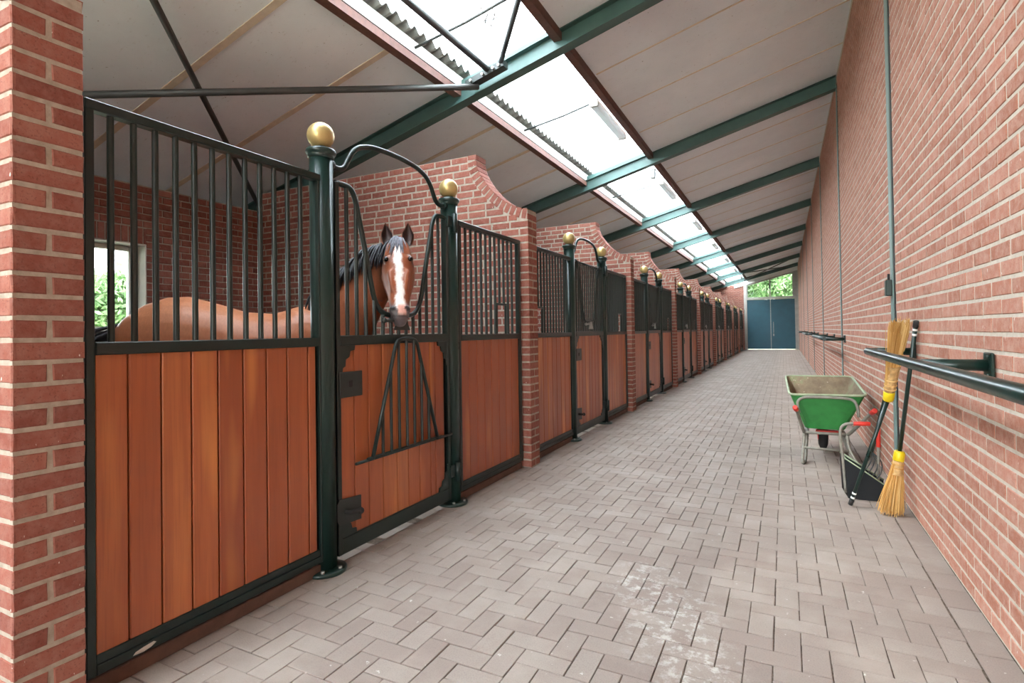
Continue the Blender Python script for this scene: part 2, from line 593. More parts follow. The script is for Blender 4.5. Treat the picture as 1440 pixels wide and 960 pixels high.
def seen_size(O, Uv, Vv, L, H):
    c = np.asarray(O) + np.asarray(Uv) * L / 2 + np.asarray(Vv) * H / 2
    p = project(c)
    if p is None or not (-20 < p[0] < 1460 and -20 < p[1] < 980):
        return 0.0
    a = project(c + np.asarray(Uv) * L / 2)
    e = project(c - np.asarray(Uv) * L / 2)
    g = project(c + np.asarray(Vv) * H / 2)
    h = project(c - np.asarray(Vv) * H / 2)
    if None in (a, e, g, h):
        return 0.0
    return abs((a[0] - e[0]) * (g[1] - h[1]) - (a[1] - e[1]) * (g[0] - h[0]))

def lay_bricks(parent, piece, rest, runs, mat, limit=300, ok=None):
    """runs: list of (items, U, V, W, out, bevel). The pieces that show largest become objects, the rest stay joined."""
    scored = []
    for ri, (items, Uv, Vv, Wv, out, b) in enumerate(runs):
        for ii, (O, L, H) in enumerate(items):
            sz = seen_size(O, Uv, Vv, L, H)
            if ok is not None and not ok(O):
                sz = 0
            scored.append((sz, ri, ii))
    scored.sort(reverse=True)
    chosen = {(r, i) for sz, r, i in scored[:limit] if sz > 45}
    for ri, (items, Uv, Vv, Wv, out, b) in enumerate(runs):
        left = []
        for ii, (O, L, H) in enumerate(items):
            if (ri, ii) in chosen:
                obj(piece, brick_mesh(L, H, Uv, Vv, Wv, mat, out, b), None, parent, tuple(np.asarray(O, float) + RNG.uniform(-.0008, .0008, 3)))
            else:
                left.append((O, L, H))
        if left:
            tag(obj(rest, bulk_mesh(rest, left, Uv, Vv, Wv, mat, out, b), None, parent), kind='stuff')
    return len(chosen)

# ----------------------------------------------------------------------------- layout numbers
PITCH_Y = 4.07                       # stall to stall
WALLS_Y = [0.973 + PITCH_Y * i for i in range(10)]   # partition centre lines
HALF = .105
X_END = -2.27                        # partition ends towards the aisle
X_BACK = -6.2                        # inner face of the rear wall
X_RIGHT = .805
Y_NEAR, Y_FAR = -7.0, 38.6
ROOF = lambda x: 4.88 + .264 * x     # underside of the beams
BEAMS_Y = [5.42 + 4.52 * i for i in range(-2, 8)]
Y_ROOF0 = Y_NEAR - .4
H_PART = 3.222

# ----------------------------------------------------------------------------- floor
fl = obj('floor', MB().box(X_BACK - .1, X_RIGHT + .1, Y_NEAR, Y_FAR + .1, -.12, -.006).mesh('floor', 'sand'))
tag(fl, 'grey herringbone paved aisle floor between stalls and brick wall', 'floor', None, 'structure')
g = .105
X0, Y0p = -.697, 2.116
run = []
for j in range(-88, 350):
    for i in range(-18, 15):
        m = (i + j) % 4
        x, y = X0 + i * g, Y0p + j * g
        if m == 0:                       # crosswise paver
            xa, xb, ya, yb = x, x + 2 * g, y, y + g
        elif m == 2:                     # lengthwise paver
            xa, xb, ya, yb = x, x + g, y, y + 2 * g
        else:
            continue
        if xa < -2.52 or ya < Y_NEAR or yb > Y_FAR:
            continue
        xb = min(xb, .672)
        if xb - xa < .03:
            continue
        run.append((np.array([xa + .002, ya + .002, -.006 + float(RNG.uniform(-.0012, .0012))]), xb - xa - .004, yb - ya - .004))
y = Y_NEAR
while y < Y_FAR - .2:                    # border course along the wall
    run.append((np.array([.676, y + .003, -.006]), .126, .204))
    y += .21
UX, UY, UZ = np.array([1., 0, 0]), np.array([0, 1., 0]), np.array([0, 0, 1.])
lay_bricks(fl, 'paver', 'paver_field', [(run, UX, UY, UZ, .006, .002)], 'paver', 300)

# ----------------------------------------------------------------------------- right wall
wr_ = obj('wall_right', MB().box(X_RIGHT, X_RIGHT + .3, Y_NEAR, Y_FAR, 0, 5.35).mesh('wall_right', 'wall_mortar'))
tag(wr_, 'long pale red brick wall with thick joints right of the aisle', 'wall', None, 'structure')
COLS_Y = [b - .03 for b in BEAMS_Y]
run = []
CW, LW = .0768, .2345
zs = np.arange(0.012, 5.2, CW)
for r, z in enumerate(zs):
    y = 3.738 - LW * 46 + (0 if (r % 2 == 1) else LW / 2)
    while y < Y_FAR - .05:
        a, b = y + .009, y + LW - .009
        for cy_ in COLS_Y:               # leave the steel columns free
            if a < cy_ + .07 and b > cy_ - .11:
                if a < cy_ - .11:
                    b = cy_ - .115
                elif b > cy_ + .07:
                    a = cy_ + .075
                else:
                    b = a
        if b - a > .02 and a > Y_NEAR:
            run.append((np.array([X_RIGHT, a, z]), b - a, CW - .017))
        y += LW
lay_bricks(wr_, 'brick', 'brick_courses', [(run, UY, UZ, -UX, .0035, .0025)], 'brick_wall', 300)

# steel columns let into the wall
ordn = ['nearest', 'second', 'third', 'fourth', 'fifth', 'sixth', 'seventh', 'eighth', 'ninth', 'tenth']
for k, cy_ in enumerate(COLS_Y):
    if cy_ < 3:
        continue
    q = COLS_Y.index(cy_) - 2
    e = empty('steel_column', (X_RIGHT, cy_, 0), '%s teal steel column strip in the right brick wall, counted from the camera' % ordn[q].replace('nearest', 'first'), 'column', 'wall columns', 'structure')
    MB().box(-.012, .02, -.045, .065, 0, ROOF(.8) + .05, .003).build('flange', 'column', e)
    MB().box(-.005, .02, -.105, -.045, 0, ROOF(.8) + .05).build('joint_gap', 'rubber', e)

# ----------------------------------------------------------------------------- partitions between the stalls
def curve_pts():
    return [(-2.86, 3.222), (-2.855, 3.11), (-2.80, 2.985), (-2.694, 2.84), (-2.60, 2.745), (-2.50, 2.672), (-2.388, 2.612), (-2.30, 2.585), (-2.27, 2.58)]
CP = [tuple(p) for p in smooth_path([(x, z, 0) for x, z in curve_pts()], 4)]
CP = [(p[0], p[1]) for p in CP]
def curve_x(z, off=0.0):
    """right-hand end of a course at height z"""
    if z < CP[-1][1] - .1:
        return X_END
    best = None
    for (xa, za), (xb, zb) in zip(CP, CP[1:]):
        if (za - z) * (zb - z) <= 0 and za != zb:
            best = xa + (xb - xa) * (za - z) / (zb - z if False else (zb - za)) * -1 if False else xa + (xb - xa) * (z - za) / (zb - za)
    return best if best is not None else X_END

CS, LS, JT = .0748, .2105, .0155
def inner_curve(off=.10):
    P = np.array(CP)
    T = np.gradient(P, axis=0)
    N = np.stack([T[:, 1], -T[:, 0]], 1)
    N /= np.linalg.norm(N, axis=1)[:, None]
    N[(N.sum(1) > 0)] *= -1
    return P + N * off
IC = inner_curve()
def partition_runs():
    near, far, end = [], [], []
    z, r = .008, 0
    while z + CS < H_PART + .01:
        zt = z + CS - JT
        zm = (z + zt) / 2
        lim = X_END
        if zm > IC[:, 1].min():
            lim = min(X_END, float(np.interp(-zm, -IC[:, 1], IC[:, 0])) - .006)
        x = lim
        first = True
        while x > X_BACK + .02:
            L = LS - JT
            if first and r % 2:
                L = .0915
            a = max(x - L, X_BACK)
            if x - a > .02:
                near.append((np.array([a, -HALF, z]), x - a, zt - z))
                far.append((np.array([a, HALF, z]), x - a, zt - z))
            x -= L + JT
            first = False
        if zt < 2.58:
            if r % 2:
                end.append((np.array([X_END, -HALF, z]), .21, zt - z))
            else:
                end.append((np.array([X_END, -HALF, z]), .097, zt - z))
                end.append((np.array([X_END, .008, z]), .097, zt - z))
        z += CS
        r += 1
    return near, far, end
NEAR, FAR, END = partition_runs()
core = [(X_BACK, 0), (X_END - .0035, 0), (X_END - .0035, 2.575)] + [(x - .008, z - .008) for x, z in CP[::-1]] + [(X_BACK, H_PART - .004)]
core_mesh = MB().prism(core, 1, -HALF + .0035, HALF - .0035).mesh('partition_wall', 'mortar')
# ring bricks following the curve
def ring_blocks():
    out = []
    P = np.array(CP)
    seg = np.linalg.norm(np.diff(P, axis=0), axis=1)
    S = np.concatenate([[0], np.cumsum(seg)])
    n = 15
    for i in range(n):
        s0, s1 = S[-1] * i / n + .005, S[-1] * (i + 1) / n - .005
        p0 = np.array([np.interp(s0, S, P[:, 0]), np.interp(s0, S, P[:, 1])])
        p1 = np.array([np.interp(s1, S, P[:, 0]), np.interp(s1, S, P[:, 1])])
        t = (p1 - p0) / np.linalg.norm(p1 - p0)
        nrm = np.array([t[1], -t[0]])
        nrm = nrm if nrm[0] + nrm[1] < 0 else -nrm
        q0, q1 = p0 + nrm * .10 + t * .004, p1 + nrm * .10 - t * .004
        out.append([p0, p1, q1, q0])
    return out
ring_meshes = [MB().prism([tuple(p) for p in q], 1, -HALF - .001, HALF + .001).mesh('brick', 'brick_stall') for q in ring_blocks()]
top_run = []
x = -2.86
while x > X_BACK + .2:
    top_run.append((np.array([x - .2, -HALF + .003, H_PART - .009]), .198, .204))
    x -= LS
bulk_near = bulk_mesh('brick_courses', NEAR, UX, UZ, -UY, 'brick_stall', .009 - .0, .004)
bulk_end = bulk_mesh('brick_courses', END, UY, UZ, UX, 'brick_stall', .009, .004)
def shifted(items, dy, dw):
    return [(O + np.array(dw) + np.array([0, dy, 0]), L, H) for O, L, H in items]
for k, wy in enumerate(WALLS_Y):
    if k == 0:
        lab = 'red brick partition wall at the left picture edge, its end a pillar'
    else:
        lab = 'red brick partition wall with curved top, %s beyond the horse' % ['nearest', 'second', 'third', 'fourth', 'fifth', 'sixth', 'seventh', 'eighth', 'ninth'][k - 1]
    pw = obj('partition_wall', core_mesh, None, None, (0, wy, 0))
    tag(pw, lab, 'wall', 'stall partition walls', 'structure')
    n_near = shifted(NEAR, 0, (0, .009, 0))
    n_end = shifted(END, 0, (-.009, 0, 0))
    n_far = shifted(FAR, 0, (0, -.009, 0))
    # origins are local to the wall; the scoring needs world positions
    if k <= 2:
        scored = []
        for ri, (items, U_, W_) in enumerate(((n_near, UX, -UY), (n_end, UY, UX))):
            for ii, (O, L, H) in enumerate(items):
                sz = seen_size(O + np.array([0, wy, 0]), U_, UZ, L, H)
                if k == 0 and ri == 0:
                    p = project(O + np.array([L, wy, 0]))
                    sz = sz if p and p[0] > -60 else 0
                if k > 0 and ri == 0 and (O[2] < 1.25 or O[0] < -5.6):
                    sz = 0
                scored.append((sz, ri, ii))
        scored.sort(reverse=True)
        chosen = {(r, i) for sz, r, i in scored[:285] if sz > 40}
        for ri, (items, U_, W_) in enumerate(((n_near, UX, -UY), (n_end, UY, UX))):
            left = []
            for ii, (O, L, H) in enumerate(items):
                if (ri, ii) in chosen:
                    obj('brick', brick_mesh(L, H, U_, UZ, W_, 'brick_stall', .009, .004), None, pw, tuple(O))
                else:
                    left.append((O, L, H))
            if left:
                tag(obj('brick_courses', bulk_mesh('brick_courses', left, U_, UZ, W_, 'brick_stall', .009, .004), None, pw), kind='stuff')
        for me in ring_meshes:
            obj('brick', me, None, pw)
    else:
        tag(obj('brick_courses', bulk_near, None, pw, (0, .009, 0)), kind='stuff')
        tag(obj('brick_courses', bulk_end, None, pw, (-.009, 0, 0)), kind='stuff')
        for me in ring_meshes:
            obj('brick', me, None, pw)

# ----------------------------------------------------------------------------- rear wall of the stalls with windows
WIN = []                                  # (y0, y1) of every window opening
for wy in WALLS_Y[:-1]:
    WIN.append((wy + 1.42, wy + 2.56))
WZ0, WZ1 = 1.42, 2.36
H_BACK = 3.0
mb = MB()
yy = Y_NEAR
xa, xb = X_BACK - .3, X_BACK - .009
for (a, b) in WIN:
    mb.box(xa, xb, yy, a, 0, H_BACK)
    mb.box(xa, xb, a, b, 0, WZ0)
    mb.box(xa, xb, a, b, WZ1, H_BACK)
    yy = b
mb.box(xa, xb, yy, Y_FAR + .3, 0, H_BACK)
wb_ = mb.build('wall_left', 'mortar')
tag(wb_, 'dim red brick rear wall behind the stalls with small windows', 'wall', None, 'structure')
items, sold = [], []
z, r = .006, 0
while z + CS < H_BACK + .01:
    y = WALLS_Y[0] - HALF + (0 if r % 2 else -.1)
    zt = z + CS - .012
    while y < WALLS_Y[-1]:
        a, b = y, y + LS - .012
        for (wa, we) in WIN:
            if zt > WZ0 and z < 2.54 and a < we and b > wa:
                if z > WZ1 + .005 and False:
                    continue
                if a < wa:
                    b = wa
                elif b > we:
                    a = we
                else:
                    b = a
        if b - a > .02:
            items.append((np.array([X_BACK - .009, a, z]), b - a, zt - z))
        y += LS
    z += CS
    r += 1
for (wa, we) in WIN:                       # upright bricks over each window
    y = wa
    while y < we - .02:
        sold.append((np.array([X_BACK - .009, y + .004, WZ1 + .006]), min(.061, we - y - .004), .167))
        y += .074
inview = lambda O: O[1] < 5.0 and O[2] > 1.2
lay_bricks(wb_, 'brick', 'brick_courses', [(items, UY, UZ, UX, .009, .004), (sold, UY, UZ, UX, .009, .004)], 'brick_stall', 300, inview)
for k, (a, b) in enumerate(WIN):
    w = empty('window_%d' % (k + 1), (X_BACK, (a + b) / 2, WZ0),
              'white framed stable window in the rear wall of the %s stall' % (['horse\'s', 'second', 'third', 'fourth', 'fifth', 'sixth', 'seventh', 'eighth', 'ninth'][k]), 'window', None, 'structure')
    h = (b - a) / 2
    H = WZ1 - WZ0
    m = MB()
    for (p, q) in ((-h, -h + .012), (h - .012, h)):
        m.box(-.30, -.002, p, q, 0, H)
    m.box(-.30, -.002, -h, h, H - .012, H)
    m.build('reveal', 'reveal', w)
    MB().box(-.30, .03, -h, h, -.03, .0, .004).build('sill', 'black_steel', w)
    f = MB()
    for (p, q) in ((-h + .012, -h + .07), (h - .07, h - .012)):
        f.box(-.26, -.2, p, q, 0, H - .012, .004)
    f.box(-.26, -.2, -h + .07, h - .07, H - .065, H - .012, .004)
    f.box(-.26, -.2, -h + .07, h - .07, 0, .05, .004)
    fo = f.build('window_frame', 'white', w)
    MB().box(-.232, -.228, -h + .06, h - .06, .04, H - .06).build('pane', 'glass', fo)

# ----------------------------------------------------------------------------- end wall with big doors
E_ = Y_FAR
we_ = obj('wall_end', MB().prism([(X_BACK - .3, 0), (-2.34, 0), (-2.34, ROOF(-2.34) + .2), (X_BACK - .3, ROOF(X_BACK - .3) + .2)], 1, E_, E_ + .3).mesh('wall_end', 'mortar'))
tag(we_, 'dark red brick end wall left of the teal double doors', 'wall', None, 'structure')
items = []
z, r = .006, 0
while z < 4.3:
    x = -2.345 + (.0 if r % 2 else .1)
    while x > X_BACK:
        a, b = max(x - LS + .012, X_BACK), min(x, -2.345)
        if z + CS < ROOF(a) + .2 and b - a > .02:
            items.append((np.array([a, E_, z]), b - a, CS - .012))
        x -= LS
    z += CS
    r += 1
tag(obj('brick_courses', bulk_mesh('brick_courses', items, UX, UZ, -UY, 'brick_stall', .009, .004), None, we_), kind='stuff')
DZ = 3.2
dr = empty('door_1', (-.76, E_, 0), 'teal double doors closing the far end of the aisle', 'door', None, 'structure')
for sgn, x0, x1 in ((-1, -1.40, -.006), (1, .006, 1.375)):
    lf = MB().box(x0, x1, .02, .08, .01, DZ - .01, .004).build('door_leaf', 'door_teal', dr)
    if sgn > 0:
        MB().box(x0 + .12, x0 + .15, -.03, .02, 1.05, 1.75, .004).build('pull_handle', 'steel', lf)
        MB().box(x0 + .1, x0 + .17, -.015, .02, .85, 1.0, .004).build('lock_case', 'steel', lf)
    else:
        MB().box(x1 - .03, x1 + .015, -.005, .02, .01, DZ - .02).build('cover_strip', 'steel', lf)
fr_ = MB().box(-2.34, -2.15, E_ - .08, E_ + .12, 0, ROOF(-2.25) + .05, .004).box(.61, .80, E_ - .05, E_ + .12, 0, ROOF(.7) + .05, .004).box(-2.15, .61, E_ - .05, E_ + .1, DZ, DZ + .16, .004)
tag(fr_.build('trim_1', 'grey_frame'), 'pale grey door posts and transom framing the far doors', 'frame', None, 'structure')
wz = DZ + .16
wn2 = empty('window_10', (-.77, E_, wz), 'sloping glazed opening over the teal end doors', 'window', None, 'structure')
RB = lambda x: ROOF(x) - .12 - wz
m = MB()
m.prism([(-1.38, RB(-2.15)), (1.38, RB(.61)), (1.38, RB(.61) - .09), (-1.38, RB(-2.15) - .09)], 1, -.02, .08)
m.box(-.06, .02, -.02, .08, 0, RB(-.8) - .02)
m.box(1.27, 1.38, -.02, .08, 0, RB(.55) - .02)
m.box(-1.38, -1.33, -.02, .08, 0, RB(-2.1) - .02)
fo = m.build('window_frame', 'grey_frame', wn2)
MB().prism([(-1.33, 0), (-.06, 0), (-.06, RB(-.83)), (-1.33, RB(-2.1))], 1, .03, .035).build('pane', 'glass', fo)
MB().prism([(.02, 0), (1.27, 0), (1.27, RB(.5)), (.02, RB(-.75))], 1, .03, .035).build('pane', 'glass', fo)
tb = MB().prism([(-2.9, ROOF(-2.9) - .12), (.80, ROOF(.8) - .12), (.80, ROOF(.8) + .06), (-2.9, ROOF(-2.9) + .06)], 1, E_ - .1, E_ + .1).prism([(-2.34, ROOF(-2.34) + .05), (.80, ROOF(.8) + .05), (.80, ROOF(.8) + .25), (-2.34, ROOF(-2.34) + .25)], 1, E_ + .02, E_ + .08)
tag(tb.build('trim_2', 'white'), 'white sloping board under the roof above the far window', 'board', None, 'structure')

# ----------------------------------------------------------------------------- roof
XL, XR = -3.36, -2.10                     # the skylight strip
CEIL = lambda x: ROOF(x) + .21
ce = empty('ceiling', (0, 0, 4.5), 'pale dirty sloping ceiling boards on both sides of the skylight', 'ceiling', None, 'structure')
def slab(x0, x1, y0, y1, d0, d1):
    """sloping plate following the roof"""
    return MB().prism([(x0, ROOF(x0) + d0 - 4.5), (x1, ROOF(x1) + d0 - 4.5), (x1, ROOF(x1) + d1 - 4.5), (x0, ROOF(x0) + d1 - 4.5)], 1, y0, y1)
edges = []
for b0, b1 in zip(BEAMS_Y, BEAMS_Y[1:]):
    w = (b1 - b0) / 4
    edges += [b0 + w * i for i in range(4)]
edges.append(BEAMS_Y[-1])
edges = [e for e in edges if e > Y_NEAR] 
edges = [Y_NEAR - .4] + edges + [Y_FAR + .3]
for a, b in zip(edges, edges[1:]):
    slab(XR, .82, a + .003, b - .003, .21, .31).build('ceiling_panel', 'ceil', ce)
    slab(-7.9, XL - .04, a + .003, b - .003, .21, .31).build('ceiling_panel', 'ceil', ce)
for a in edges[1:-1]:
    if min(abs(a - b) for b in BEAMS_Y) < .1:
        continue
    slab(XR + .06, .80, a - .012, a + .012, .204, .212).build('joint_strip', 'strip', ce)
    slab(-7.9, XL - .1, a - .035, a + .035, .202, .212).build('joint_strip', 'strip', ce)

tag(MB().box(-7.9, -7.86, Y_NEAR - .4, Y_FAR + .3, 2.68, ROOF(-7.9) + .42).build('eaves_light_block', 'white'), 'unseen white board added under the rear eaves against outside bounce light', 'board', None, 'structure')  # added out of view to block light bouncing in under the eaves
tag(MB().box(-7.9, -6.45, Y_NEAR - .4, Y_FAR + .3, 2.985, 3.005).build('soffit_light_block', 'white'), 'unseen white soffit added to keep outside light off the stall ceiling', 'board', None, 'structure')  # added out of view to shut ground light off the rear ceiling
def long_bar(name, mat, x0, x1, d0, d1, label, cat):
    o = MB().prism([(x0, ROOF((x0 + x1) / 2) + d0), (x1, ROOF((x0 + x1) / 2) + d0), (x1, ROOF((x0 + x1) / 2) + d1), (x0, ROOF((x0 + x1) / 2) + d1)], 1, Y_NEAR - .4, Y_FAR + .2).build(name, mat)
    return tag(o, label, cat, None, 'structure')
long_bar('trim_3', 'purlin', -2.15, -2.06, .12, .22, 'brown timber purlin along the upper edge of the skylight', 'purlin')
long_bar('trim_4', 'purlin', -3.42, -3.32, .12, .20, 'brown timber purlin along the lower edge of the skylight', 'purlin')
M['fascia'] = paint('fascia_board', (176, 175, 166), .6, 0, .06, 6)
long_bar('trim_5', 'fascia', -3.35, -3.315, .20, .33, 'white fascia board above the lower skylight purlin', 'board')
# corrugated roof edges
def corrugated(x0, x1, y0, y1, lift, amp, pitch, steps=8, mat='fibre', name='roof_sheet_edge', th=.008):
    n = int((y1 - y0) / pitch * steps)
    ys = np.linspace(y0, y1, n + 1)
    zz = amp * np.cos((ys - y0) / pitch * 2 * np.pi)
    V, F = [], []
    for t in (0, th):
        for x in (x0, x1):
            V.append(np.stack([np.full(n + 1, x), ys, ROOF(x) + lift + zz + t], 1))
    V = np.concatenate(V)
    k = n + 1
    i = np.arange(n)
    q = lambda a, b, c, d: np.stack([a, b, c, d], 1)
    F = np.concatenate([q(i, k + i, k + i + 1, i + 1)[:, ::-1], q(2 * k + i, 3 * k + i, 3 * k + i + 1, 2 * k + i + 1),
                        q(i, i + 1, 2 * k + i + 1, 2 * k + i)[:, ::-1], q(k + i, k + i + 1, 3 * k + i + 1, 3 * k + i)])
    return obj(name, raw_mesh(name, V, F, mat))
tag(corrugated(-3.7, -3.24, Y_NEAR - .4, Y_FAR + .2, .36, .028, .146), 'grey corrugated sheet edge over the white skylight fascia', 'roof sheet', None, 'structure')
tag(corrugated(-2.10, -1.6, Y_NEAR - .4, Y_FAR + .2, .36, .028, .146), 'grey corrugated sheet edge over the upper skylight purlin', 'roof sheet', None, 'structure')
sk = empty('skylight', (0, 0, 0), 'translucent corrugated skylight strip running along the roof', 'skylight', None, 'structure')
for a, b in zip(edges, edges[1:]):
    o = corrugated(XL - .2, XR + .2, a, b, .40, .02, .146, 6, 'skylight', 'skylight_sheet', .003)
    # one skin only is enough for a thin sheet
    o.parent = sk
o = slab(-7.9, XL - .1, Y_NEAR - .4, Y_FAR + .3, .42, .46)
# beams
for k, by in enumerate(BEAMS_Y):
    i = k - 2
    if by < Y_NEAR:
        continue
    lab = ('teal steel roof beam above the camera, out of view' if i < 0 else
           '%s teal steel roof beam from the camera crossing under the skylight' % ['first', 'second', 'third', 'fourth', 'fifth', 'sixth', 'seventh', 'eighth'][i])
    e = empty('roof_beam', (0, by, 0), lab, 'beam', 'roof beams', 'structure')
    x0, x1 = -7.6, X_RIGHT - .01
    P4 = lambda d0, d1: [(x0, ROOF(x0) + d0), (x1, ROOF(x1) + d0), (x1, ROOF(x1) + d1), (x0, ROOF(x0) + d1)]
    MB().prism(P4(.01, .29), 1, -.006, .006).build('web', 'beam', e)
    MB().prism(P4(0, .012), 1, -.07, .07).build('flange', 'beam', e)
    MB().prism(P4(.195, .207), 1, -.07, .07).build('flange', 'beam', e)
# wind bracing
def brace(p, q, r, label):
    a, b = np.array([p[0], p[1], ROOF(p[0]) + p[2]]), np.array([q[0], q[1], ROOF(q[0]) + q[2]])
    o = MB().tube(list(a + (b - a) * t for t in (0, .5, 1)), r, 10).build('roof_brace', 'brace_steel')
    return tag(o, label, 'brace', 'roof braces')
M['brace_steel'] = paint('brace_steel', (74, 74, 72), .5, .2, .15, 8)
B0, B1 = BEAMS_Y[1], BEAMS_Y[2]
brace((-3.0, B1 - .16, -.0), (-6.1, B0 + 1.0, .06), .033, 'dark round roof brace running level from the gusset over the bars')
brace((-2.95, B0 + .12, .1), (-6.75, B1 - .02, .12), .028, 'dark roof brace sloping down behind the bars to the rear corner')
brace((-2.88, B0 + .1, .1), (-2.85, B1 - .2, .10), .036, 'grey roof strut under the skylight ending at the gusset plate')
brace((-2.70, B1 - .2, .10), (.5, B0 + .3, .1), .03, 'grey roof brace rising right across the skylight from the gusset')
gs = empty('gusset_plate', (-2.85, B1 - .12, ROOF(-2.85)), 'dark bolted gusset plate joining the roof braces to the first beam', 'gusset')
MB().prism([(-.28, -.06 + .02), (.2, .07 + .02), (.2, .16), (-.28, .03)], 1, -.11, .0).build('plate', 'black_steel', gs)
for dx in (-.2, -.05, .08, .15):
    MB().tube([(dx, -.14, .264 * dx + .06), (dx, -.10, .264 * dx + .06)], .016, 8).build('bolt', 'steel', gs)
B8, B9 = BEAMS_Y[-2], BEAMS_Y[-1]
brace((-2.2, B8, .08), (.6, B9, .08), .03, 'thin roof brace near the far window rising right')
brace((-2.2, B9, .08), (.6, B8, .08), .03, 'thin roof brace near the far window falling right')

# lamps and cables
lamp = empty('tube_lamp', (-2.235, BEAMS_Y[2] + 1.62, ROOF(-2.2) + .09), 'first white tube lamp from the camera under the upper skylight purlin', 'lamp', 'tube lamps on the purlin')
MB().box(-.05, .05, 0, 1.42, .045, .085, .006).build('housing', 'white', lamp)
MB().box(-.06, .06, .01, 1.41, -.03, .046, .02).build('cover', 'lamp_cover', lamp)
for ya in (-.025, 1.408):
    MB().box(-.062, .062, ya, ya + .037, -.032, .085, .006).build('end_cap', 'grey_frame', lamp)
cm = child_map()
for i in range(1, 7):
    c = copy_tree(lamp, cm)
    c.location.y = BEAMS_Y[2 + i] + 1.55
    c['label'] = '%s white tube lamp from the camera under the upper skylight purlin' % ordn[i]
for i in range(3):
    y = BEAMS_Y[1 + i] + (3.6 if i == 0 else 1.68)
    o = MB().tube([(-3.3, y, ROOF(-3.3) + .24), (-2.7, y, ROOF(-2.7) + .18), (-2.2, y, ROOF(-2.2) + .16)], .014, 6).build('cable', 'wire')
    tag(o, ['thin black cable crossing the skylight before the first beam', 'thin black cable crossing the skylight to the first tube lamp', 'thin black cable crossing the skylight to the second tube lamp'][i], 'cable', 'skylight cables')
hl = empty('floodlight', (-2.1, BEAMS_Y[3] + .12, ROOF(-2.1) - .02), 'small white floodlight hanging below the second roof beam', 'lamp')
MB().tube([(0, -.12, .16), (0, -.02, -.03)], .005, 6).build('hanger', 'steel', hl)
MB().box(-.045, .045, -.06, .06, -.19, -.03, .012).build('lamp_body', 'lamp_cover', hl)
MB().box(-.06, .06, -.04, .04, -.045, -.02, .006).build('bracket', 'steel', hl)
m = MB()
for i in range(40):
    a = RNG.normal(size=3) * np.array([.05, .05, .03]); b = a + RNG.normal(size=3) * .06
    m.tube([a, (a + b) / 2 + .01, b], .006, 5)
tag(m.build('leaf_clump', 'nest', None, (-2.69, 4.85, ROOF(-2.69) + .46)), 'dark clump of twigs lying on the skylight near the gusset', 'clump')

# ----------------------------------------------------------------------------- stall fronts
XF = -2.345                               # front of the steel frames
BAR_Z0, BAR_Z1 = 1.335, 2.225
def board_mesh(w, z0, z1):
    return MB().box(-.034, -.014, .0032, w - .0032, z0, z1, .004).mesh('plank', 'wood')
def bar_at(parent, y, z0, z1, r=.0125, x=-.02, name='bar'):
    key = (round(z1 - z0, 3), r)
    if key not in BARS:
        BARS[key] = MB().tube([(0, 0, 0), (0, 0, (z1 - z0) / 2), (0, 0, z1 - z0)], r, 10, caps=False).mesh('bar', 'bar_green')
    return obj(name, BARS[key], None, parent, (x, y, z0))
BARS = {}

def stall_panel(y0, L, boards, bars, left_stile, right_stile, hatch=None):
    """root at the base of its left end; returns the Empty (no label yet)"""
    root = empty('stall_panel', (XF, y0, 0))
    m = MB()
    m.box(-.04, 0, 0, left_stile, .075, 2.262, .003)
    m.box(-.04, 0, L - right_stile, L, .075, 2.262, .003)
    m.box(-.04, 0, left_stile, L - right_stile, .075, .112, .003).box(-.034, -.006, left_stile, L - right_stile, .112, .148, .003)
    m.box(-.04, .004, left_stile, L - right_stile, 1.285, 1.335, .004)
    m.box(-.045, .004, 0, L, 2.222, 2.262, .004)
    if hatch:
        ha, hb, hz = hatch
        m.box(-.03, -.008, ha - .015, hb + .015, hz, hz + .02, .002)
        m.box(-.03, -.008, ha - .015, ha, 1.335, hz, .002).box(-.03, -.008, hb, hb + .015, 1.335, hz, .002)
    m.build('frame', 'bar_green', root)
    for a, b in zip(boards, boards[1:]):
        key = round(b - a, 3)
        if key not in PLANKS:
            PLANKS[key] = board_mesh(b - a, .125, 1.30)
        obj('plank', PLANKS[key], None, root, (0, a - y0, 0))
    for y in bars:
        z0 = BAR_Z0
        if hatch and hatch[0] < y - y0 < hatch[1]:
            z0 = hatch[2] + .01
        bar_at(root, y - y0, z0, BAR_Z1)
    MB().box(-.0385, -.0335, .01, L - .01, .12, 1.30).build('dark_gap_sheet', 'rubber', root)  # black sheet added behind the planks so their gaps look shaded
    MB().box(-.06, -.012, 0, L, 0, .06, .004).build('kerb_strip', 'kerb', root)
    return root
PLANKS = {}

def gate_post(y, r, zt, rb):
    root = empty('gate_post', (-2.385, y, 0))
    MB().lathe([(r, 0.01), (r, zt - .05)], 24).build('shaft', 'green', root)
    MB().lathe([(r, zt - .05), (r * 1.1, zt - .044), (r * 1.13, zt - .034), (r * 1.14, zt - .028), (r * 1.27, zt - .02), (r * 1.31, zt - .008), (r * 1.26, zt + .003), (r * .98, zt + .009), (r * .62, zt + .012), (r * .58, zt + .024)], 24).build('collar', 'green', root)
    MB().lathe([(r * 1.85, 0), (r * 1.85, .014), (r * 1.75, .02), (r * 1.1, .024)], 28).build('base_plate', 'green', root)
    MB().sphere((0, 0, zt + .015 + rb * .95), rb, 24, 14).build('ball', 'gold', root)
    for a in (-.9, .2):
        MB().tube([(r * 1.5 * math.cos(a), r * 1.5 * math.sin(a), .018), (r * 1.5 * math.cos(a), r * 1.5 * math.sin(a), .034)], .011, 6).build('bolt', 'steel', root)
    return root

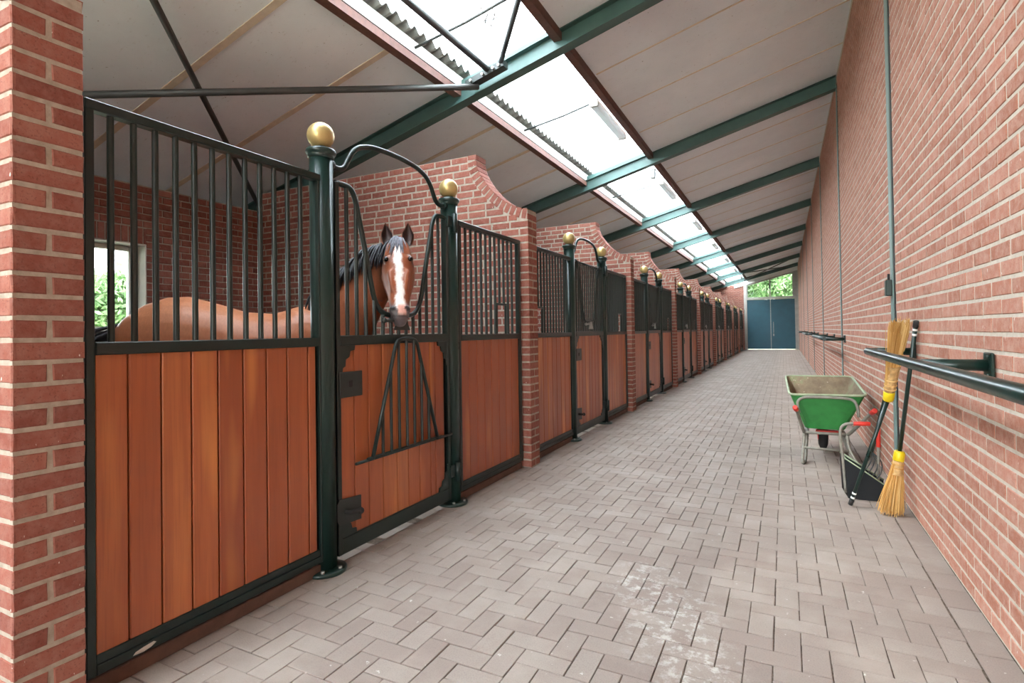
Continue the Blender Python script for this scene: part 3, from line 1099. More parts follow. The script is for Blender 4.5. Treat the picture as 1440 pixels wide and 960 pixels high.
def door_arch(ya, yb):
    mid = (ya + yb) / 2
    P = [(.062, 2.362), (.11, 2.348), (.155, 2.352), (.192, 2.378), (.225, 2.432), (.265, 2.488), (.325, 2.532), (.43, 2.563), (.56, 2.576)]
    P = [(ya + y, z) for y, z in P] + [(mid, 2.579)]
    full = P + [(2 * mid - y, z) for y, z in P[-2::-1]]
    root = empty('door_arch', (-2.385, mid, 2.3))
    MB().tube(smooth_path([(0, y - mid, z - 2.3) for y, z in full], 4), .017, 12).build('pipe', 'bar_green', root)
    for sgn in (-1, 1):
        MB().tube([(0, sgn * (mid - ya - .085), .055), (0, sgn * (mid - ya - .06), .055)], .03, 12).build('pipe_flange', 'bar_green', root)
    return root

def gusset_poly(y, z, sy, sz):
    p = [(0, 0), (.125, 0), (.12, .03), (.085, .035), (.075, .07), (.045, .085), (.042, .125), (.02, .135), (.012, .185), (0, .185)]
    return [(y + sy * a, z + sz * b) for a, b in p]

DOOR_B = [2.419, 2.553, 2.680, 2.816, 2.959, 3.082, 3.212, 3.348, 3.413, 3.532]
def stall_door(y0, is_open, base=2.40):
    """door in the local frame of stall one (base = left edge there)"""
    L = 1.20
    root = empty('stall_door', (XF, y0, 0))
    m = MB()
    m.box(-.045, 0, 0, .03, .055, 2.255, .003)
    m.box(-.045, 0, L - .035, L, .055, 2.255, .003)
    m.box(-.045, 0, .03, L - .035, .055, .15, .004)
    m.box(-.045, .004, .03, L - .035, 1.285, 1.345, .004)
    for (y, z, sy, sz) in ((.03, 1.285, 1, -1), (L - .035, 1.285, -1, -1), (.03, .15, 1, 1), (L - .035, .15, -1, 1)):
        m.prism(gusset_poly(y, z, sy, sz), 0, -.013, -.004)
    m.build('frame', 'bar_green', root)
    for a, b in zip(DOOR_B, DOOR_B[1:]):
        a, b = a - base, b - base
        key = ('d', round(b - a, 3))
        if key not in PLANKS:
            PLANKS[key] = board_mesh(b - a, .14, 1.29)
        obj('plank', PLANKS[key], None, root, (0, a, 0))
    MB().box(-.0385, -.0335, .012, L - .012, .14, 1.30).build('dark_gap_sheet', 'rubber', root)  # same added black sheet, darkens the gaps between the door planks
    # lyre-shaped top rail with the head opening
    mid = .60
    half = [(-.585, 2.250), (-.50, 2.252), (-.445, 2.235), (-.41, 2.17), (-.385, 2.08), (-.335, 1.90), (-.285, 1.70), (-.245, 1.575), (-.19, 1.505), (-.11, 1.478)]
    H = [(mid + a, z) for a, z in half]
    lyre = H + [(2 * mid - y, z) for y, z in H[::-1]]
    MB().tube(smooth_path([(-.02, y, z) for y, z in lyre], 3), .017, 12).build('lyre_rail', 'bar_green', root)
    def lyre_z(y):
        y = y if y < mid else 2 * mid - y
        for (ya, za), (yb, zb) in zip(H, H[1:]):
            if ya <= y <= yb:
                return za + (zb - za) * (y - ya) / (yb - ya)
        return 1.478
    yb_ = .108
    while yb_ < L - .06:
        bar_at(root, yb_, 1.345, lyre_z(yb_), .0125)
        yb_ += .0815
    def grille_bars(par, x, zlo, prof, mat='bar_green'):
        pass
    # bell-shaped latch plate under the opening
    lp = MB().prism([(mid - .085, 1.375), (mid + .085, 1.375), (mid + .06, 1.42), (mid + .05, 1.475), (mid - .05, 1.475), (mid - .06, 1.42)], 0, .002, .012)
    lp = lp.build('latch_plate', 'steel' if not is_open else 'black_steel', root)  # open door: shade under the horse's chin put into a darker steel
    MB().tube([(.0, mid - .17, 1.44), (.02, mid - .08, 1.44)], .012, 8).sphere((.0, mid - .18, 1.44), .02, 10, 6).build('latch_pin', 'steel' if not is_open else 'black_steel', lp)
    # folding grille: up when closed, hanging outside when open
    G = [(-.355, 0), (-.12, .70), (-.085, .735), (0, .745), (.085, .735), (.12, .70), (.355, 0)]
    if is_open:
        g = MB().tube(smooth_path([(.045, mid + a, .575 + z * .995) for a, z in G[:2]], 2) + smooth_path([(.045, mid + a, .575 + z * .995) for a, z in G[1:-1]], 4)[1:] + smooth_path([(.045, mid + a, .575 + z * .995) for a, z in G[-2:]], 2)[1:], .013, 12)
        go = g.build('folding_grille', 'bar_green', root)
        MB().tube([(.03, .115, .572), (.03, 1.165, .572)], .010, 8).build('hinge_bar', 'bar_green', go)
        MB().tube([(.045, .20, .585), (.045, 1.0, .585)], .009, 8).build('lower_rail', 'bar_green', go)
        for i in range(7):
            y = mid - .255 + .0835 * i
            a = abs(y - mid)
            zt = .575 + (.735 if a < .085 else (.70 * (.355 - a) / .235 if a > .12 else .715))
            bar_at(go, y, .585, zt, .0105, .045, 'grille_bar')
    else:
        go = MB().tube([(-.02, mid - .3, 1.50), (-.02, mid - .40, 2.20)], .012, 10).tube([(-.02, mid + .3, 1.50), (-.02, mid + .40, 2.20)], .012, 10).tube([(-.02, mid - .41, 2.235), (-.02, mid + .41, 2.235)], .016, 10).build('folding_grille', 'bar_green', root)
        for i in range(9):
            y = mid - .328 + .082 * i
            bar_at(go, y, max(1.49, lyre_z(y)), 2.235, .0115, -.02, 'grille_bar')
    # lock plates and hinges
    k = MB().box(0, .008, .012, .205, .975, 1.128, .004).build('lock_plate', 'black_steel', root)
    MB().box(.007, .011, .085, .115, 1.035, 1.075, .001).build('key_slot', 'rubber', k)
    k = MB().prism([(-.02, .27), (.0, .235), (.18, .225), (.18, .37), (.0, .385), (-.02, .36)], 0, 0, .008).build('foot_latch_plate', 'black_steel', root)
    MB().tube([(.006, .05, .305), (.04, .05, .305), (.05, .12, .295)], .014, 8).sphere((.05, .13, .293), .02, 10, 6).build('foot_latch', 'rubber', k)
    for z in (.19, 2.14):
        h = MB().box(.002, .02, L - .03, L + .08, z + .04, z + .13, .004).build('hinge', 'bar_green', root)
        MB().tube([(.03, L + .05, z), (.03, L + .05, z + .15)], .022, 12).build('hinge_pin', 'bar_green', h)
    return root

ST = ['first', 'second', 'third', 'fourth', 'fifth', 'sixth', 'seventh', 'eighth', 'ninth']
y_s = WALLS_Y[0] + HALF
LB = [1.150, 1.272, 1.402, 1.533, 1.660, 1.792, 1.925, 2.054, 2.195, 2.252]
LBAR = [1.213 + .0856 * i for i in range(12)]
RB3 = [3.774, 3.914, 4.042, 4.170, 4.300, 4.442, 4.575, 4.699, 4.855]
RBAR = [3.80 + .0855 * i for i in range(12)]
def panel_left(hatch=None):
    return stall_panel(1.115, 2.295 - 1.115, LB, LBAR, .033, .03, hatch)
def panel_right(hatch=None):
    return stall_panel(3.745, 4.90 - 3.745, RB3, RBAR, .03, .045, hatch)
A_Y, B_Y = 2.329, 3.675
p_l = panel_left()
tag(p_l, 'wide stall front panel of orange planks and bars beside the left pillar', 'stall panel', 'stall front panels')
MB().prism([(.16, .084), (.20, .081), (.23, .086), (.25, .096), (.24, .103), (.20, .099), (.17, .094)], 0, .0005, .002).build('paint_scuff', 'reveal', p_l)
p_r = panel_right((.68, .85, 1.60))
tag(p_r, 'stall front panel with feed opening between horse door and first curved partition', 'stall panel', 'stall front panels')
d_o = stall_door(2.40, True)
tag(d_o, 'open-topped stall door where the horse looks out, grille folded down', 'stall door', 'stall doors')
po_a = tag(gate_post(A_Y, .066, 2.415, .077), 'thick green post with brass ball left of the horse door', 'post', 'gate posts')
po_b = tag(gate_post(B_Y, .066, 2.415, .077), 'green post with brass ball right of the horse door', 'post', 'gate posts')
ar = tag(door_arch(A_Y, B_Y), 'curved green pipe arch over the horse between two ball posts', 'arch', 'door arches')
p_l2 = panel_left((.10, .28, 1.60))
p_l2.location.y += PITCH_Y
tag(p_l2, 'left front panel with feed opening of the second stall from camera', 'stall panel', 'stall front panels')
d_c = stall_door(2.40 + PITCH_Y, False)
tag(d_c, 'closed barred stall door of the second stall from camera', 'stall door', 'stall doors')
cm = child_map()
for k in range(1, 9):
    dy = PITCH_Y * k
    who = 'the %s stall from camera' % ST[k]
    if k > 1:
        c = copy_tree(p_l, cm); c.location.y = p_l.location.y + dy; c['label'] = 'left front panel of planks and bars, ' + who
        for ch in kids(c):
            if ch.name.startswith('paint_scuff'):
                bpy.data.objects.remove(ch)
        c = copy_tree(d_c, cm); c.location.y = d_o.location.y + dy; c['label'] = 'closed barred stall door of ' + who
    c = copy_tree(p_r, cm); c.location.y = p_r.location.y + dy; c['label'] = 'right front panel of planks and bars, ' + who
    c = copy_tree(po_a, cm); c.location.y = A_Y + dy; c['label'] = 'green ball post left of the door, ' + who
    c = copy_tree(po_b, cm); c.location.y = B_Y + dy; c['label'] = 'green ball post right of the door, ' + who
    c = copy_tree(ar, cm); c.location.y = ar.location.y + dy; c['label'] = 'curved green pipe arch over the door, ' + who

# ----------------------------------------------------------------------------- rails on the right wall
def wall_rail(y0, y1, arms, label):
    XP = .53
    e = empty('wall_rail', (XP, y1, 1.175), label, 'rail', 'tie rails on the right wall')
    MB().tube(smooth_path([(0, y0 - y1, 0), (0, -.3, 0), (0, -.06, 0)], 3) + [(.004, -.02, 0), (.02, -.004, 0), (.05, 0, 0)], .026, 14).build('pipe', 'green', e)
    for y in arms:
        a = MB().tube([(.02, y - y1, 0), (X_RIGHT - XP - .012, y - y1, 0)], .026, 14).build('arm', 'green', e)
        MB().box(X_RIGHT - XP - .022, X_RIGHT - XP - .008, y - y1 - .05, y - y1 + .05, -.055, .055, .004).build('wall_plate', 'green', a)
        for dz in (-.04, .04):
            MB().tube([(X_RIGHT - XP - .036, y - y1 - .035, dz), (X_RIGHT - XP - .02, y - y1 - .035, dz)], .009, 6).build('bolt', 'green', a)
    return e
wall_rail(.6, 4.59, (4.59, 3.04, 1.49), 'nearest dark green pipe rail on the right wall, brooms behind it')
wall_rail(9.35, 13.0, (9.35 + .02, 11.2, 13.0), 'second dark green pipe rail on the right wall, beyond the wheelbarrow')
wall_rail(16.3, 20.0, (16.32, 18.2, 20.0), 'third dark green pipe rail on the right wall')
wall_rail(23.5, 27.2, (23.52, 25.4, 27.2), 'fourth and farthest dark green pipe rail on the right wall')
jb = empty('switch_box', (X_RIGHT - .012, COLS_Y[2], 1.66), 'small dark green box on the first wall column', 'box')
MB().box(-.045, 0, -.04, .04, -.06, .07, .005).build('case', 'green', jb)
MB().tube([(-.02, 0, .06), (-.02, 0, .12)], .009, 8).build('cable_gland', 'rubber', jb)

# ----------------------------------------------------------------------------- wheelbarrow
wbw = empty('wheelbarrow', (.37, 6.6, 0), 'green wheelbarrow with red grips parked by the right wall', 'wheelbarrow')
WX, WY = .37, 6.6
def P_(x, y, z):
    return (x - WX, y - WY, z)
# tray: rim loop and floor loop
rim = [(.035, 6.24, .672), (.700, 6.24, .682), (.655, 7.08, .80), (.0, 7.08, .795)]
flo = [(.165, 6.36, .32), (.535, 6.36, .32), (.51, 6.86, .345), (.17, 6.86, .345)]
def loop(corners, rr, n=4):
    out = []
    k = len(corners)
    for i in range(k):
        p, c, q = (np.array(corners[(i + d) % k], float) for d in (-1, 0, 1))
        a = c + (p - c) / np.linalg.norm(p - c) * rr
        b = c + (q - c) / np.linalg.norm(q - c) * rr
        for t in np.linspace(0, 1, n):
            out.append((1 - t) ** 2 * a + 2 * t * (1 - t) * c + t * t * b)
    return np.array(out)
def tray_shell(inset):
    Lr, Lf = loop(rim, .07), loop(flo, .09)
    cen = Lr.mean(0)
    rows = []
    for t in (0, .25, .5, .75, .93, 1.0):
        row = Lr * (1 - t) + Lf * t
        c = row.mean(0)
        row = c + (row - c) * (1 - inset / .33)
        row[:, 2] += (inset if t > .9 else 0)
        rows.append(row)
    return rows
def shell_mesh(rows, name, mat, flip):
    k = len(rows[0])
    m = MB()
    V = np.concatenate(rows) - np.array([WX, WY, 0])
    f = []
    for i in range(len(rows) - 1):
        f += [(i * k + q, i * k + (q + 1) % k, (i + 1) * k + (q + 1) % k, (i + 1) * k + q) for q in range(k)]
    f.append(tuple((len(rows) - 1) * k + q for q in range(k)))
    if flip:
        f = [q[::-1] for q in f]
    m.add(V, f, False)
    return m.mesh(name, mat)
tr_ = obj('tray', shell_mesh(tray_shell(0), 'tray', 'barrow_green', True), None, wbw)
obj('tray_inside', shell_mesh(tray_shell(.008), 'tray_inside', 'barrow_in', False), None, tr_)
lr = loop(rim, .07) - np.array([WX, WY, 0])
MB().tube(list(lr), .012, 8, closed=True).build('rim', 'barrow_rim', tr_)
# rim lip: a flat band outward
def handle(sx):
    gx = .083 if sx < 0 else .715
    kx = .16 if sx < 0 else .535
    kneeY = 6.30
    pts = [P_(gx, 5.98, .565), P_(gx + (.012 if sx < 0 else -.012), 6.08, .53), P_(kx - (.0 if sx < 0 else 0), kneeY, .285), P_(kx + .03 * (1 if sx < 0 else -1), 6.7, .27), P_(.30 if sx < 0 else .42, 7.15, .24)]
    return smooth_path(pts, 5)
MB().tube(handle(-1), .016, 12).build('handle', 'barrow_steel', wbw)
MB().tube(handle(1), .016, 12).build('handle', 'barrow_steel', wbw)
for sx, gx in ((-1, .083), (1, .715)):
    p = np.array(P_(gx, 5.98, .565))
    d = np.array([-.012 * sx * -1 * -1, .10, -.035]); d /= np.linalg.norm(d)
    MB().tube([p - d * .06, p - d * .055, p + d * .05, p + d * .06], [.017, .023, .023, .019], 12).build('grip', 'red', wbw)
for sx, kx, fx in ((-1, .16, .135), (1, .535, .605)):
    MB().tube(smooth_path([P_(kx, 6.30, .285), P_(kx - .01 * -sx, 6.26, .16), P_(fx, 6.12, .03), P_(fx + .012 * -sx, 6.17, .016), P_(fx + .03 * -sx, 6.26, .04), P_(kx + .035 * -sx, 6.56, .28)], 4), .0155, 12).build('leg', 'barrow_steel', wbw)
MB().tube([P_(.15, 6.24, .145), P_(.575, 6.24, .135)], .012, 10).build('cross_bar', 'barrow_steel', wbw)
MB().tube([P_(.16, 6.30, .288), P_(.535, 6.30, .288)], .014, 10).build('cross_bar', 'barrow_steel', wbw)
MB().tube(smooth_path([P_(.115, 6.19, .50), P_(.105, 6.2, .60), P_(.15, 6.215, .645), P_(.25, 6.215, .655), P_(.50, 6.215, .655), P_(.585, 6.215, .635), P_(.615, 6.2, .57), P_(.622, 6.19, .48)], 5), .014, 12).build('tray_support', 'barrow_steel', wbw)
wh = MB().lathe([(.06, -.045), (.15, -.045), (.185, -.03), (.195, 0), (.185, .03), (.15, .045), (.06, .045)], 28).build('wheel', 'rubber', wbw, P_(.36, 7.0, .196))
wh.rotation_euler = (0, math.pi / 2, 0)
hb = MB().lathe([(.02, -.055), (.10, -.05), (.10, .05), (.02, .055)], 20).build('hub', 'red', wh)
MB().box(*sorted((P_(.27, 0, 0)[0], P_(.47, 0, 0)[0])), 6.42 - WY, 6.5 - WY, .275, .295, .003).build('under_plate', 'red', wbw)

# ----------------------------------------------------------------------------- brooms and tools
def straw_head(parent, A, B, r0, r1, n, seed, flat=1.0, wrap=.35, side=None):
    """bundle of straws from A (tied end) to B (loose end)"""
    rg = np.random.default_rng(seed)
    A, B = np.array(A, float), np.array(B, float)
    t = (B - A); Ln = np.linalg.norm(t); t /= Ln
    s1 = np.array(side, float) if side is not None else np.cross(t, [0, 0, 1.0])
    s1 -= t * (s1 @ t); s1 /= np.linalg.norm(s1)
    s2 = np.cross(t, s1)
    V, F, T = [], [], []
    for i in range(n):
        rr, an = math.sqrt(rg.random()), rg.random() * 2 * math.pi
        o = np.array([math.cos(an), math.sin(an)]) * rr
        L = Ln * rg.uniform(.86, 1.04)
        p0 = A + (s1 * o[0] + s2 * o[1] * flat) * r0
        p1 = A + t * L * wrap + (s1 * o[0] + s2 * o[1] * flat) * (r0 + (r1 - r0) * .35)
        p2 = A + t * L + (s1 * o[0] * 1.0 + s2 * o[1] * flat) * r1 + rg.normal(size=3) * .006
        w = .0032
        b = len(V)
        for p, ww in ((p0, w), (p1, w), (p2, w * .5)):
            for q in range(3):
                a = 2 * math.pi * q / 3 + an
                V.append(p + (s1 * math.cos(a) + s2 * math.sin(a)) * ww)
        for k in (0, 3):
            for q in range(3):
                F.append((b + k + q, b + k + (q + 1) % 3, b + k + 3 + (q + 1) % 3, b + k + 3 + q))
        T += [rg.random()] * 9
    o = obj('bristles', raw_mesh('bristles', np.array(V), np.array(F), 'straw', np.array(T)), None, parent)
    return tag(o, kind='stuff')

def broom(tip, collar, end, label, seed, tied=.13, spread=.09):
    """tip: far end of the stick, collar: where the bristles start, end: loose bristle end"""
    tip, collar, end = (np.array(p, float) for p in (tip, collar, end))
    e = empty('broom', tuple(tip), label, 'broom', 'straw brooms')
    L = lambda p: tuple(np.asarray(p) - tip)
    d = (collar - tip); Ln = np.linalg.norm(d); d /= Ln
    st = MB().tube([L(tip), L(tip + d * Ln * .5), L(collar)], .0135, 12).build('stick', 'green', e)
    MB().tube([L(tip), L(tip + d * .004), L(tip + d * .045)], [.009, .0165, .0165], 12).build('end_cap', 'rubber', e)
    for k in (.055, .09):
        MB().tube([L(tip + d * k), L(tip + d * (k + .014))], .0148, 12).build('white_band', 'tape', e)
    u = (end - collar); Lh = np.linalg.norm(u); u /= Lh
    MB().tube([L(collar - u * .012), L(collar), L(collar + u * .055), L(collar + u * .06)], [.028, .034, .036, .033], 16).build('collar', 'yellow', e)
    MB().tube([L(collar + u * (.06 + tied * k / 5)) for k in range(6)], [.033, .036, .033, .038, .036, .045], 14).build('binding', 'wrap', e)
    for k in (.08, .11, .15):
        MB().tube([L(collar + u * k), L(collar + u * (k + .006))], .0395, 14).build('twine', 'straw', e)
    straw_head(e, L(collar + u * .06), L(end), .032, spread, 420, seed, .62, .35, (.9, .45, 0))
    return e
broom((.417, 4.82, .012), (.655, 4.70, .83), (.702, 4.5, 1.375), 'straw broom leaning upside down behind the rail, bristles up', 3, .2, .072)
broom((.782, 4.43, 1.385), (.717, 4.72, .45), (.653, 4.72, .012), 'straw broom standing on its bristles in front of the dustpan', 5, .10, .085)
# fork with a dark stick
fk = empty('manure_fork', (.60, 5.2, .15), 'dark sticked fork leaning on the wall behind the brooms', 'fork')
o0 = np.array([.60, 5.2, .15])
tp, hd_ = np.array([.745, 4.98, 1.12]) - o0, np.array([.60, 5.16, .36]) - o0
MB().tube([tp, (tp + hd_) / 2, hd_], .014, 12).build('stick', 'green', fk)
d = (tp - hd_) / np.linalg.norm(tp - hd_)
for k in (.07, .10):
    MB().tube([tp - d * k, tp - d * (k + .014)], .0152, 12).build('white_band', 'tape', fk)
for i in range(5):
    a = -.5 + i * .22
    q = [hd_ + np.array([0, 0, 0]), hd_ + np.array([a * .10 + .02, -.04, -.07]), hd_ + np.array([a * .18 - .02, -.06, -.16]), hd_ + np.array([a * .20 - .09, -.06, -.235])]
    MB().tube(smooth_path(q, 4), .0045, 6).build('tine', 'black_steel', fk)
# dustpan with its bent handle
dp = empty('dustpan', (.53, 5.08, 0), 'black long-handled dustpan with a red grip on the floor', 'dustpan')
sh = MB()
th = .006
a, b, c, d_ = np.array([-.10, -.05, .004]), np.array([.16, -.05, .004]), np.array([.16, .24, .01]), np.array([-.12, .24, .01])
top = [np.array([-.115, .0, .30]), np.array([.155, -.03, .115]), np.array([.17, .26, .10]), np.array([-.13, .26, .30])]
def plate(m, q, n):
    q = [np.array(p, float) for p in q]
    n = np.array(n, float) * th
    v = q + [p + n for p in q]
    m.add(v, [(0, 1, 2, 3), (7, 6, 5, 4), (0, 4, 5, 1), (1, 5, 6, 2), (2, 6, 7, 3), (3, 7, 4, 0)])
plate(sh, [a, b, c, d_], (0, 0, 1))
plate(sh, [a, b, top[1], top[0]], (0, -1, 0))
plate(sh, [d_, c, top[2], top[3]], (0, 1, 0))
plate(sh, [a, d_, top[3], top[0]], (-1, 0, 0))
sh.build('pan', 'black_plastic', dp)
MB().tube([top[0], top[1]], .007, 8).tube([top[0], top[3]], .007, 8).tube([top[3], top[2]], .007, 8).build('pan_rim', 'barrow_rim', dp)
MB().tube(smooth_path([(-.115, .02, .03), (-.13, .02, .28), (-.145, .02, .45), (-.14, .02, .535), (-.11, .02, .572), (-.06, .02, .582), (.0, .02, .585)], 5), .0115, 12).build('handle', 'barrow_steel', dp)
MB().tube([(-.055, .02, .582), (-.05, .02, .582), (.0, .02, .584), (.055, .02, .586), (.06, .02, .586)], [.012, .0165, .0175, .0165, .012], 12).build('grip', 'red', dp)
rk = empty('scraper', (.63, 5.12, .004), 'grey scraper tool with upright red grip leaning beside the dustpan', 'scraper')
MB().tube([(0, 0, .04), (.01, .0, .30), (.012, .0, .46)], .0105, 10).build('shaft', 'barrow_steel', rk)
MB().tube([(.012, 0, .40), (.012, 0, .405), (.012, 0, .56), (.012, 0, .565)], [.012, .016, .016, .012], 12).build('grip', 'red', rk)
MB().box(-.06, .07, -.008, .008, 0, .05, .003).build('blade', 'black_plastic', rk)

# ----------------------------------------------------------------------------- horse
def lofted(m, rings):
    """rings: list of arrays (n,3)"""
    n = len(rings[0])
    V = np.concatenate(rings)
    f = []
    for i in range(len(rings) - 1):
        f += [(i * n + q, i * n + (q + 1) % n, (i + 1) * n + (q + 1) % n, (i + 1) * n + q) for q in range(n)]
    f.append(tuple(range(n))[::-1])
    f.append(tuple((len(rings) - 1) * n + q for q in range(n)))
    m.add(V, f, True)

def ring(c, u, v, ru, rv, n=24, e=2.2):
    a = np.linspace(0, 2 * np.pi, n, endpoint=False)
    cu, sv = np.cos(a), np.sin(a)
    cu = np.sign(cu) * np.abs(cu) ** (2 / e)
    sv = np.sign(sv) * np.abs(sv) ** (2 / e)
    return np.asarray(c) + cu[:, None] * np.asarray(u) * ru + sv[:, None] * np.asarray(v) * rv

W0 = np.array([-3.3, 3.05, 0.0])
HD = np.array([.76, .65, 0.0]); HD /= np.linalg.norm(HD)
LT = np.array([-HD[1], HD[0], 0.0])
hm = MB()
st_ = [(-1.27, 1.42, 1.22, .09), (-1.20, 1.50, 1.10, .17), (-1.08, 1.585, 1.0, .235), (-.93, 1.64, .93, .275), (-.80, 1.645, .90, .285), (-.62, 1.595, .87, .285), (-.42, 1.53, .83, .30),
       (-.22, 1.515, .80, .30), (-.05, 1.57, .80, .275), (.10, 1.56, .84, .245), (.24, 1.44, .90, .21), (.35, 1.32, 1.0, .15), (.40, 1.24, 1.1, .09)]
lofted(hm, [ring(W0 + HD * s_ + UZ * (t + b) / 2, LT, UZ, w, (t - b) / 2, 28, 2.3) for s_, t, b, w in st_])
# neck
POLL = np.array([-2.49, 3.17, 1.97])
neck = [(np.array([-3.16, 3.14, 1.30]), .33, .17), (np.array([-3.03, 3.165, 1.47]), .285, .14), (np.array([-2.88, 3.18, 1.63]), .235, .115), (np.array([-2.74, 3.185, 1.765]), .195, .10), (np.array([-2.61, 3.185, 1.87]), .165, .092), (np.array([-2.50, 3.175, 1.90]), .13, .088)]
rings = []
for i, (c, rv, ru) in enumerate(neck):
    a = neck[max(i - 1, 0)][0]; b = neck[min(i + 1, len(neck) - 1)][0]
    t = (b - a) / np.linalg.norm(b - a)
    sd = np.cross(t, UZ); sd /= np.linalg.norm(sd)
    up = np.cross(sd, t)
    rings.append(ring(c, sd, up, ru, rv, 24, 2.1))
lofted(hm, rings)
# legs
def leg(x_s, lat, hind):
    c = W0 + HD * x_s + LT * lat
    if hind:
        P = [(0, 1.05, .17), (.03, .85, .13), (.0, .70, .085), (-.10, .50, .055), (-.09, .30, .04), (-.06, .12, .045), (-.02, .06, .055), (0, 0.0, .062)]
    else:
        P = [(0, 1.10, .13), (0, .88, .10), (0, .70, .07), (0, .50, .055), (0, .30, .038), (.01, .13, .045), (.03, .06, .052), (.04, 0.0, .06)]
    hm.tube([c + HD * a + UZ * z for a, z, r in P], [r for a, z, r in P], 14)
for args in ((.12, .14, False), (.06, -.14, False), (-1.0, .15, True), (-.92, -.15, True)):
    leg(*args)
# head, in its own frame: origin at the poll, a = down the face, fwd = out of the face, sd = to picture right
FDIR = np.array([.635, -.772, 0.0])
AX = np.array([.20, -.235, -.60]); AX /= np.linalg.norm(AX)
SD = np.array([.772, .635, 0.0])
SD = SD + np.array([0, 0, 0.03]); SD /= np.linalg.norm(SD)
FN = np.cross(SD, AX); FN /= np.linalg.norm(FN)
if FN @ FDIR < 0:
    FN = -FN
HO = np.array([-2.475, 3.135, 2.015])
def hp(a, s_, f):
    return HO + AX * a + SD * s_ + FN * f
# (distance, half width, front, back)
hs = [(-.015, .045, .02, -.06), (.02, .078, .045, -.11), (.08, .095, .06, -.16), (.15, .108, .066, -.20), (.21, .117, .066, -.225), (.27, .114, .062, -.225), (.33, .106, .056, -.205), (.39, .092, .050, -.165),
      (.45, .077, .044, -.125), (.51, .068, .040, -.10), (.56, .067, .040, -.09), (.60, .065, .034, -.085), (.635, .052, .018, -.07), (.65, .03, .0, -.05)]
rings = []
for a, w, fr2, bk in hs:
    an = np.linspace(0, 2 * np.pi, 28, endpoint=False)
    pts = []
    for q in an:
        cu, sv = math.cos(q), math.sin(q)
        e = 2.5
        cu = math.copysign(abs(cu) ** (2 / e), cu); sv = math.copysign(abs(sv) ** (2 / e), sv)
        mid_, hf = (fr2 + bk) / 2, (fr2 - bk) / 2
        f = mid_ + sv * hf
        taper = 1.0 - .22 * max(0, -sv) if a > .3 else 1.0
        if sv > 0:
            taper *= 1 - .16 * sv ** 2
        pts.append(hp(a, cu * w * taper, f))
    rings.append(np.array(pts))
lofted(hm, rings)
for sx in (-1, 1):     # brow ridge, cheek and nostril rim volumes
    hm.sphere(hp(.172, sx * .078, .026), .032, 14, 9, (1, 1, .8))
    hm.sphere(hp(.225, sx * .052, -.125), .07, 14, 9)
    hm.sphere(hp(.575, sx * .048, .014), .027, 12, 8)
    hm.tube([hp(.28, sx * .062, .045), hp(.36, sx * .05, .046), hp(.44, sx * .045, .034)], [.018, .02, .014], 10)
hm.sphere(hp(.635, 0, -.055), .045, 12, 8, (1, 1, .7))
tmp = obj('horse_body', hm.mesh('horse_body', 'coat'))
rm = tmp.modifiers.new('remesh', 'REMESH')
rm.mode = 'VOXEL'
rm.voxel_size = .0125
sm_ = tmp.modifiers.new('smooth', 'SMOOTH')
sm_.factor = .5
sm_.iterations = 5
dg = bpy.context.evaluated_depsgraph_get()
me = bpy.data.meshes.new_from_object(tmp.evaluated_get(dg))
bpy.data.objects.remove(tmp)
me.name = 'horse_body'
nv = len(me.vertices)
co = np.zeros(nv * 3, np.float32)
me.vertices.foreach_get('co', co)
co = co.reshape(-1, 3).astype(float)
rel = co - HO
ha, hs_, hf = rel @ AX, rel @ SD, rel @ FN
def srgb(r, g, b):
    return np.array(lin(r, g, b)[:3])
def sstep(x, a, b):
    t = np.clip((x - a) / (b - a), 0, 1)
    return t * t * (3 - 2 * t)
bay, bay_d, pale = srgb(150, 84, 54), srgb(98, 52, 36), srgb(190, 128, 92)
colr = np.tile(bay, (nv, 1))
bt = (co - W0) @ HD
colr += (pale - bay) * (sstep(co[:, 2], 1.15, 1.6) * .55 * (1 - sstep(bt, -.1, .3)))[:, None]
lg = sstep(-co[:, 2], -.75, -.45)
colr = colr * (1 - lg[:, None]) + srgb(34, 28, 28) * lg[:, None]
ish = (ha > -.06) & (hf > -.30) & (np.abs(hs_) < .16) & (np.linalg.norm(co - hp(.33, 0, -.06), axis=1) < .42)
def blend(mask, c):
    global colr
    colr = colr * (1 - mask[:, None]) + c * mask[:, None]
I = ish.astype(float)
blend(I * .45 * sstep(np.abs(hs_), .03, .10) * sstep(ha, .12, .3) * (1 - sstep(ha, .42, .55)), bay_d)
blend(I * .75 * np.exp(-(((ha - .185) / .035) ** 2 + ((np.abs(hs_) - .1) / .035) ** 2)), srgb(48, 30, 24))
wob = .004 * np.sin(ha * 40) + .003 * np.sin(ha * 91 + 1)
wid = np.interp(ha, [.06, .12, .2, .3, .4, .48, .54, .58, .62], [.012, .024, .028, .024, .023, .028, .034, .026, .012])
blz = I * (1 - sstep(np.abs(hs_ + .004 + wob), wid - .005, wid + .005)) * sstep(hf, .0, .02) * sstep(ha, .05, .08) * (1 - sstep(ha, .60, .62))
muz = I * sstep(ha + .25 * (np.abs(hs_) - .02) + .03 * (-hf / .05), .50, .56)
blend(muz, srgb(88, 80, 82))
blend(blz, srgb(236, 228, 222))
blend(I * (1 - sstep(np.abs(hs_ - .004), .022, .032)) * sstep(ha, .535, .56) * (1 - sstep(ha, .60, .625)) * sstep(hf, -.01, .01), srgb(214, 160, 146))
for sx in (-1, 1):
    dn = np.linalg.norm(co - hp(.575, sx * .050, .036), axis=1)
    blend(I * (1 - sstep(dn, .014, .024)), srgb(30, 22, 22))
dm = np.abs(ha - (.622 - .2 * (hs_ ** 2) / .05 * .1)) + 10 * np.maximum(0, -hf - .05)
blend(I * .8 * (1 - sstep(dm, .003, .008)), srgb(46, 36, 36))
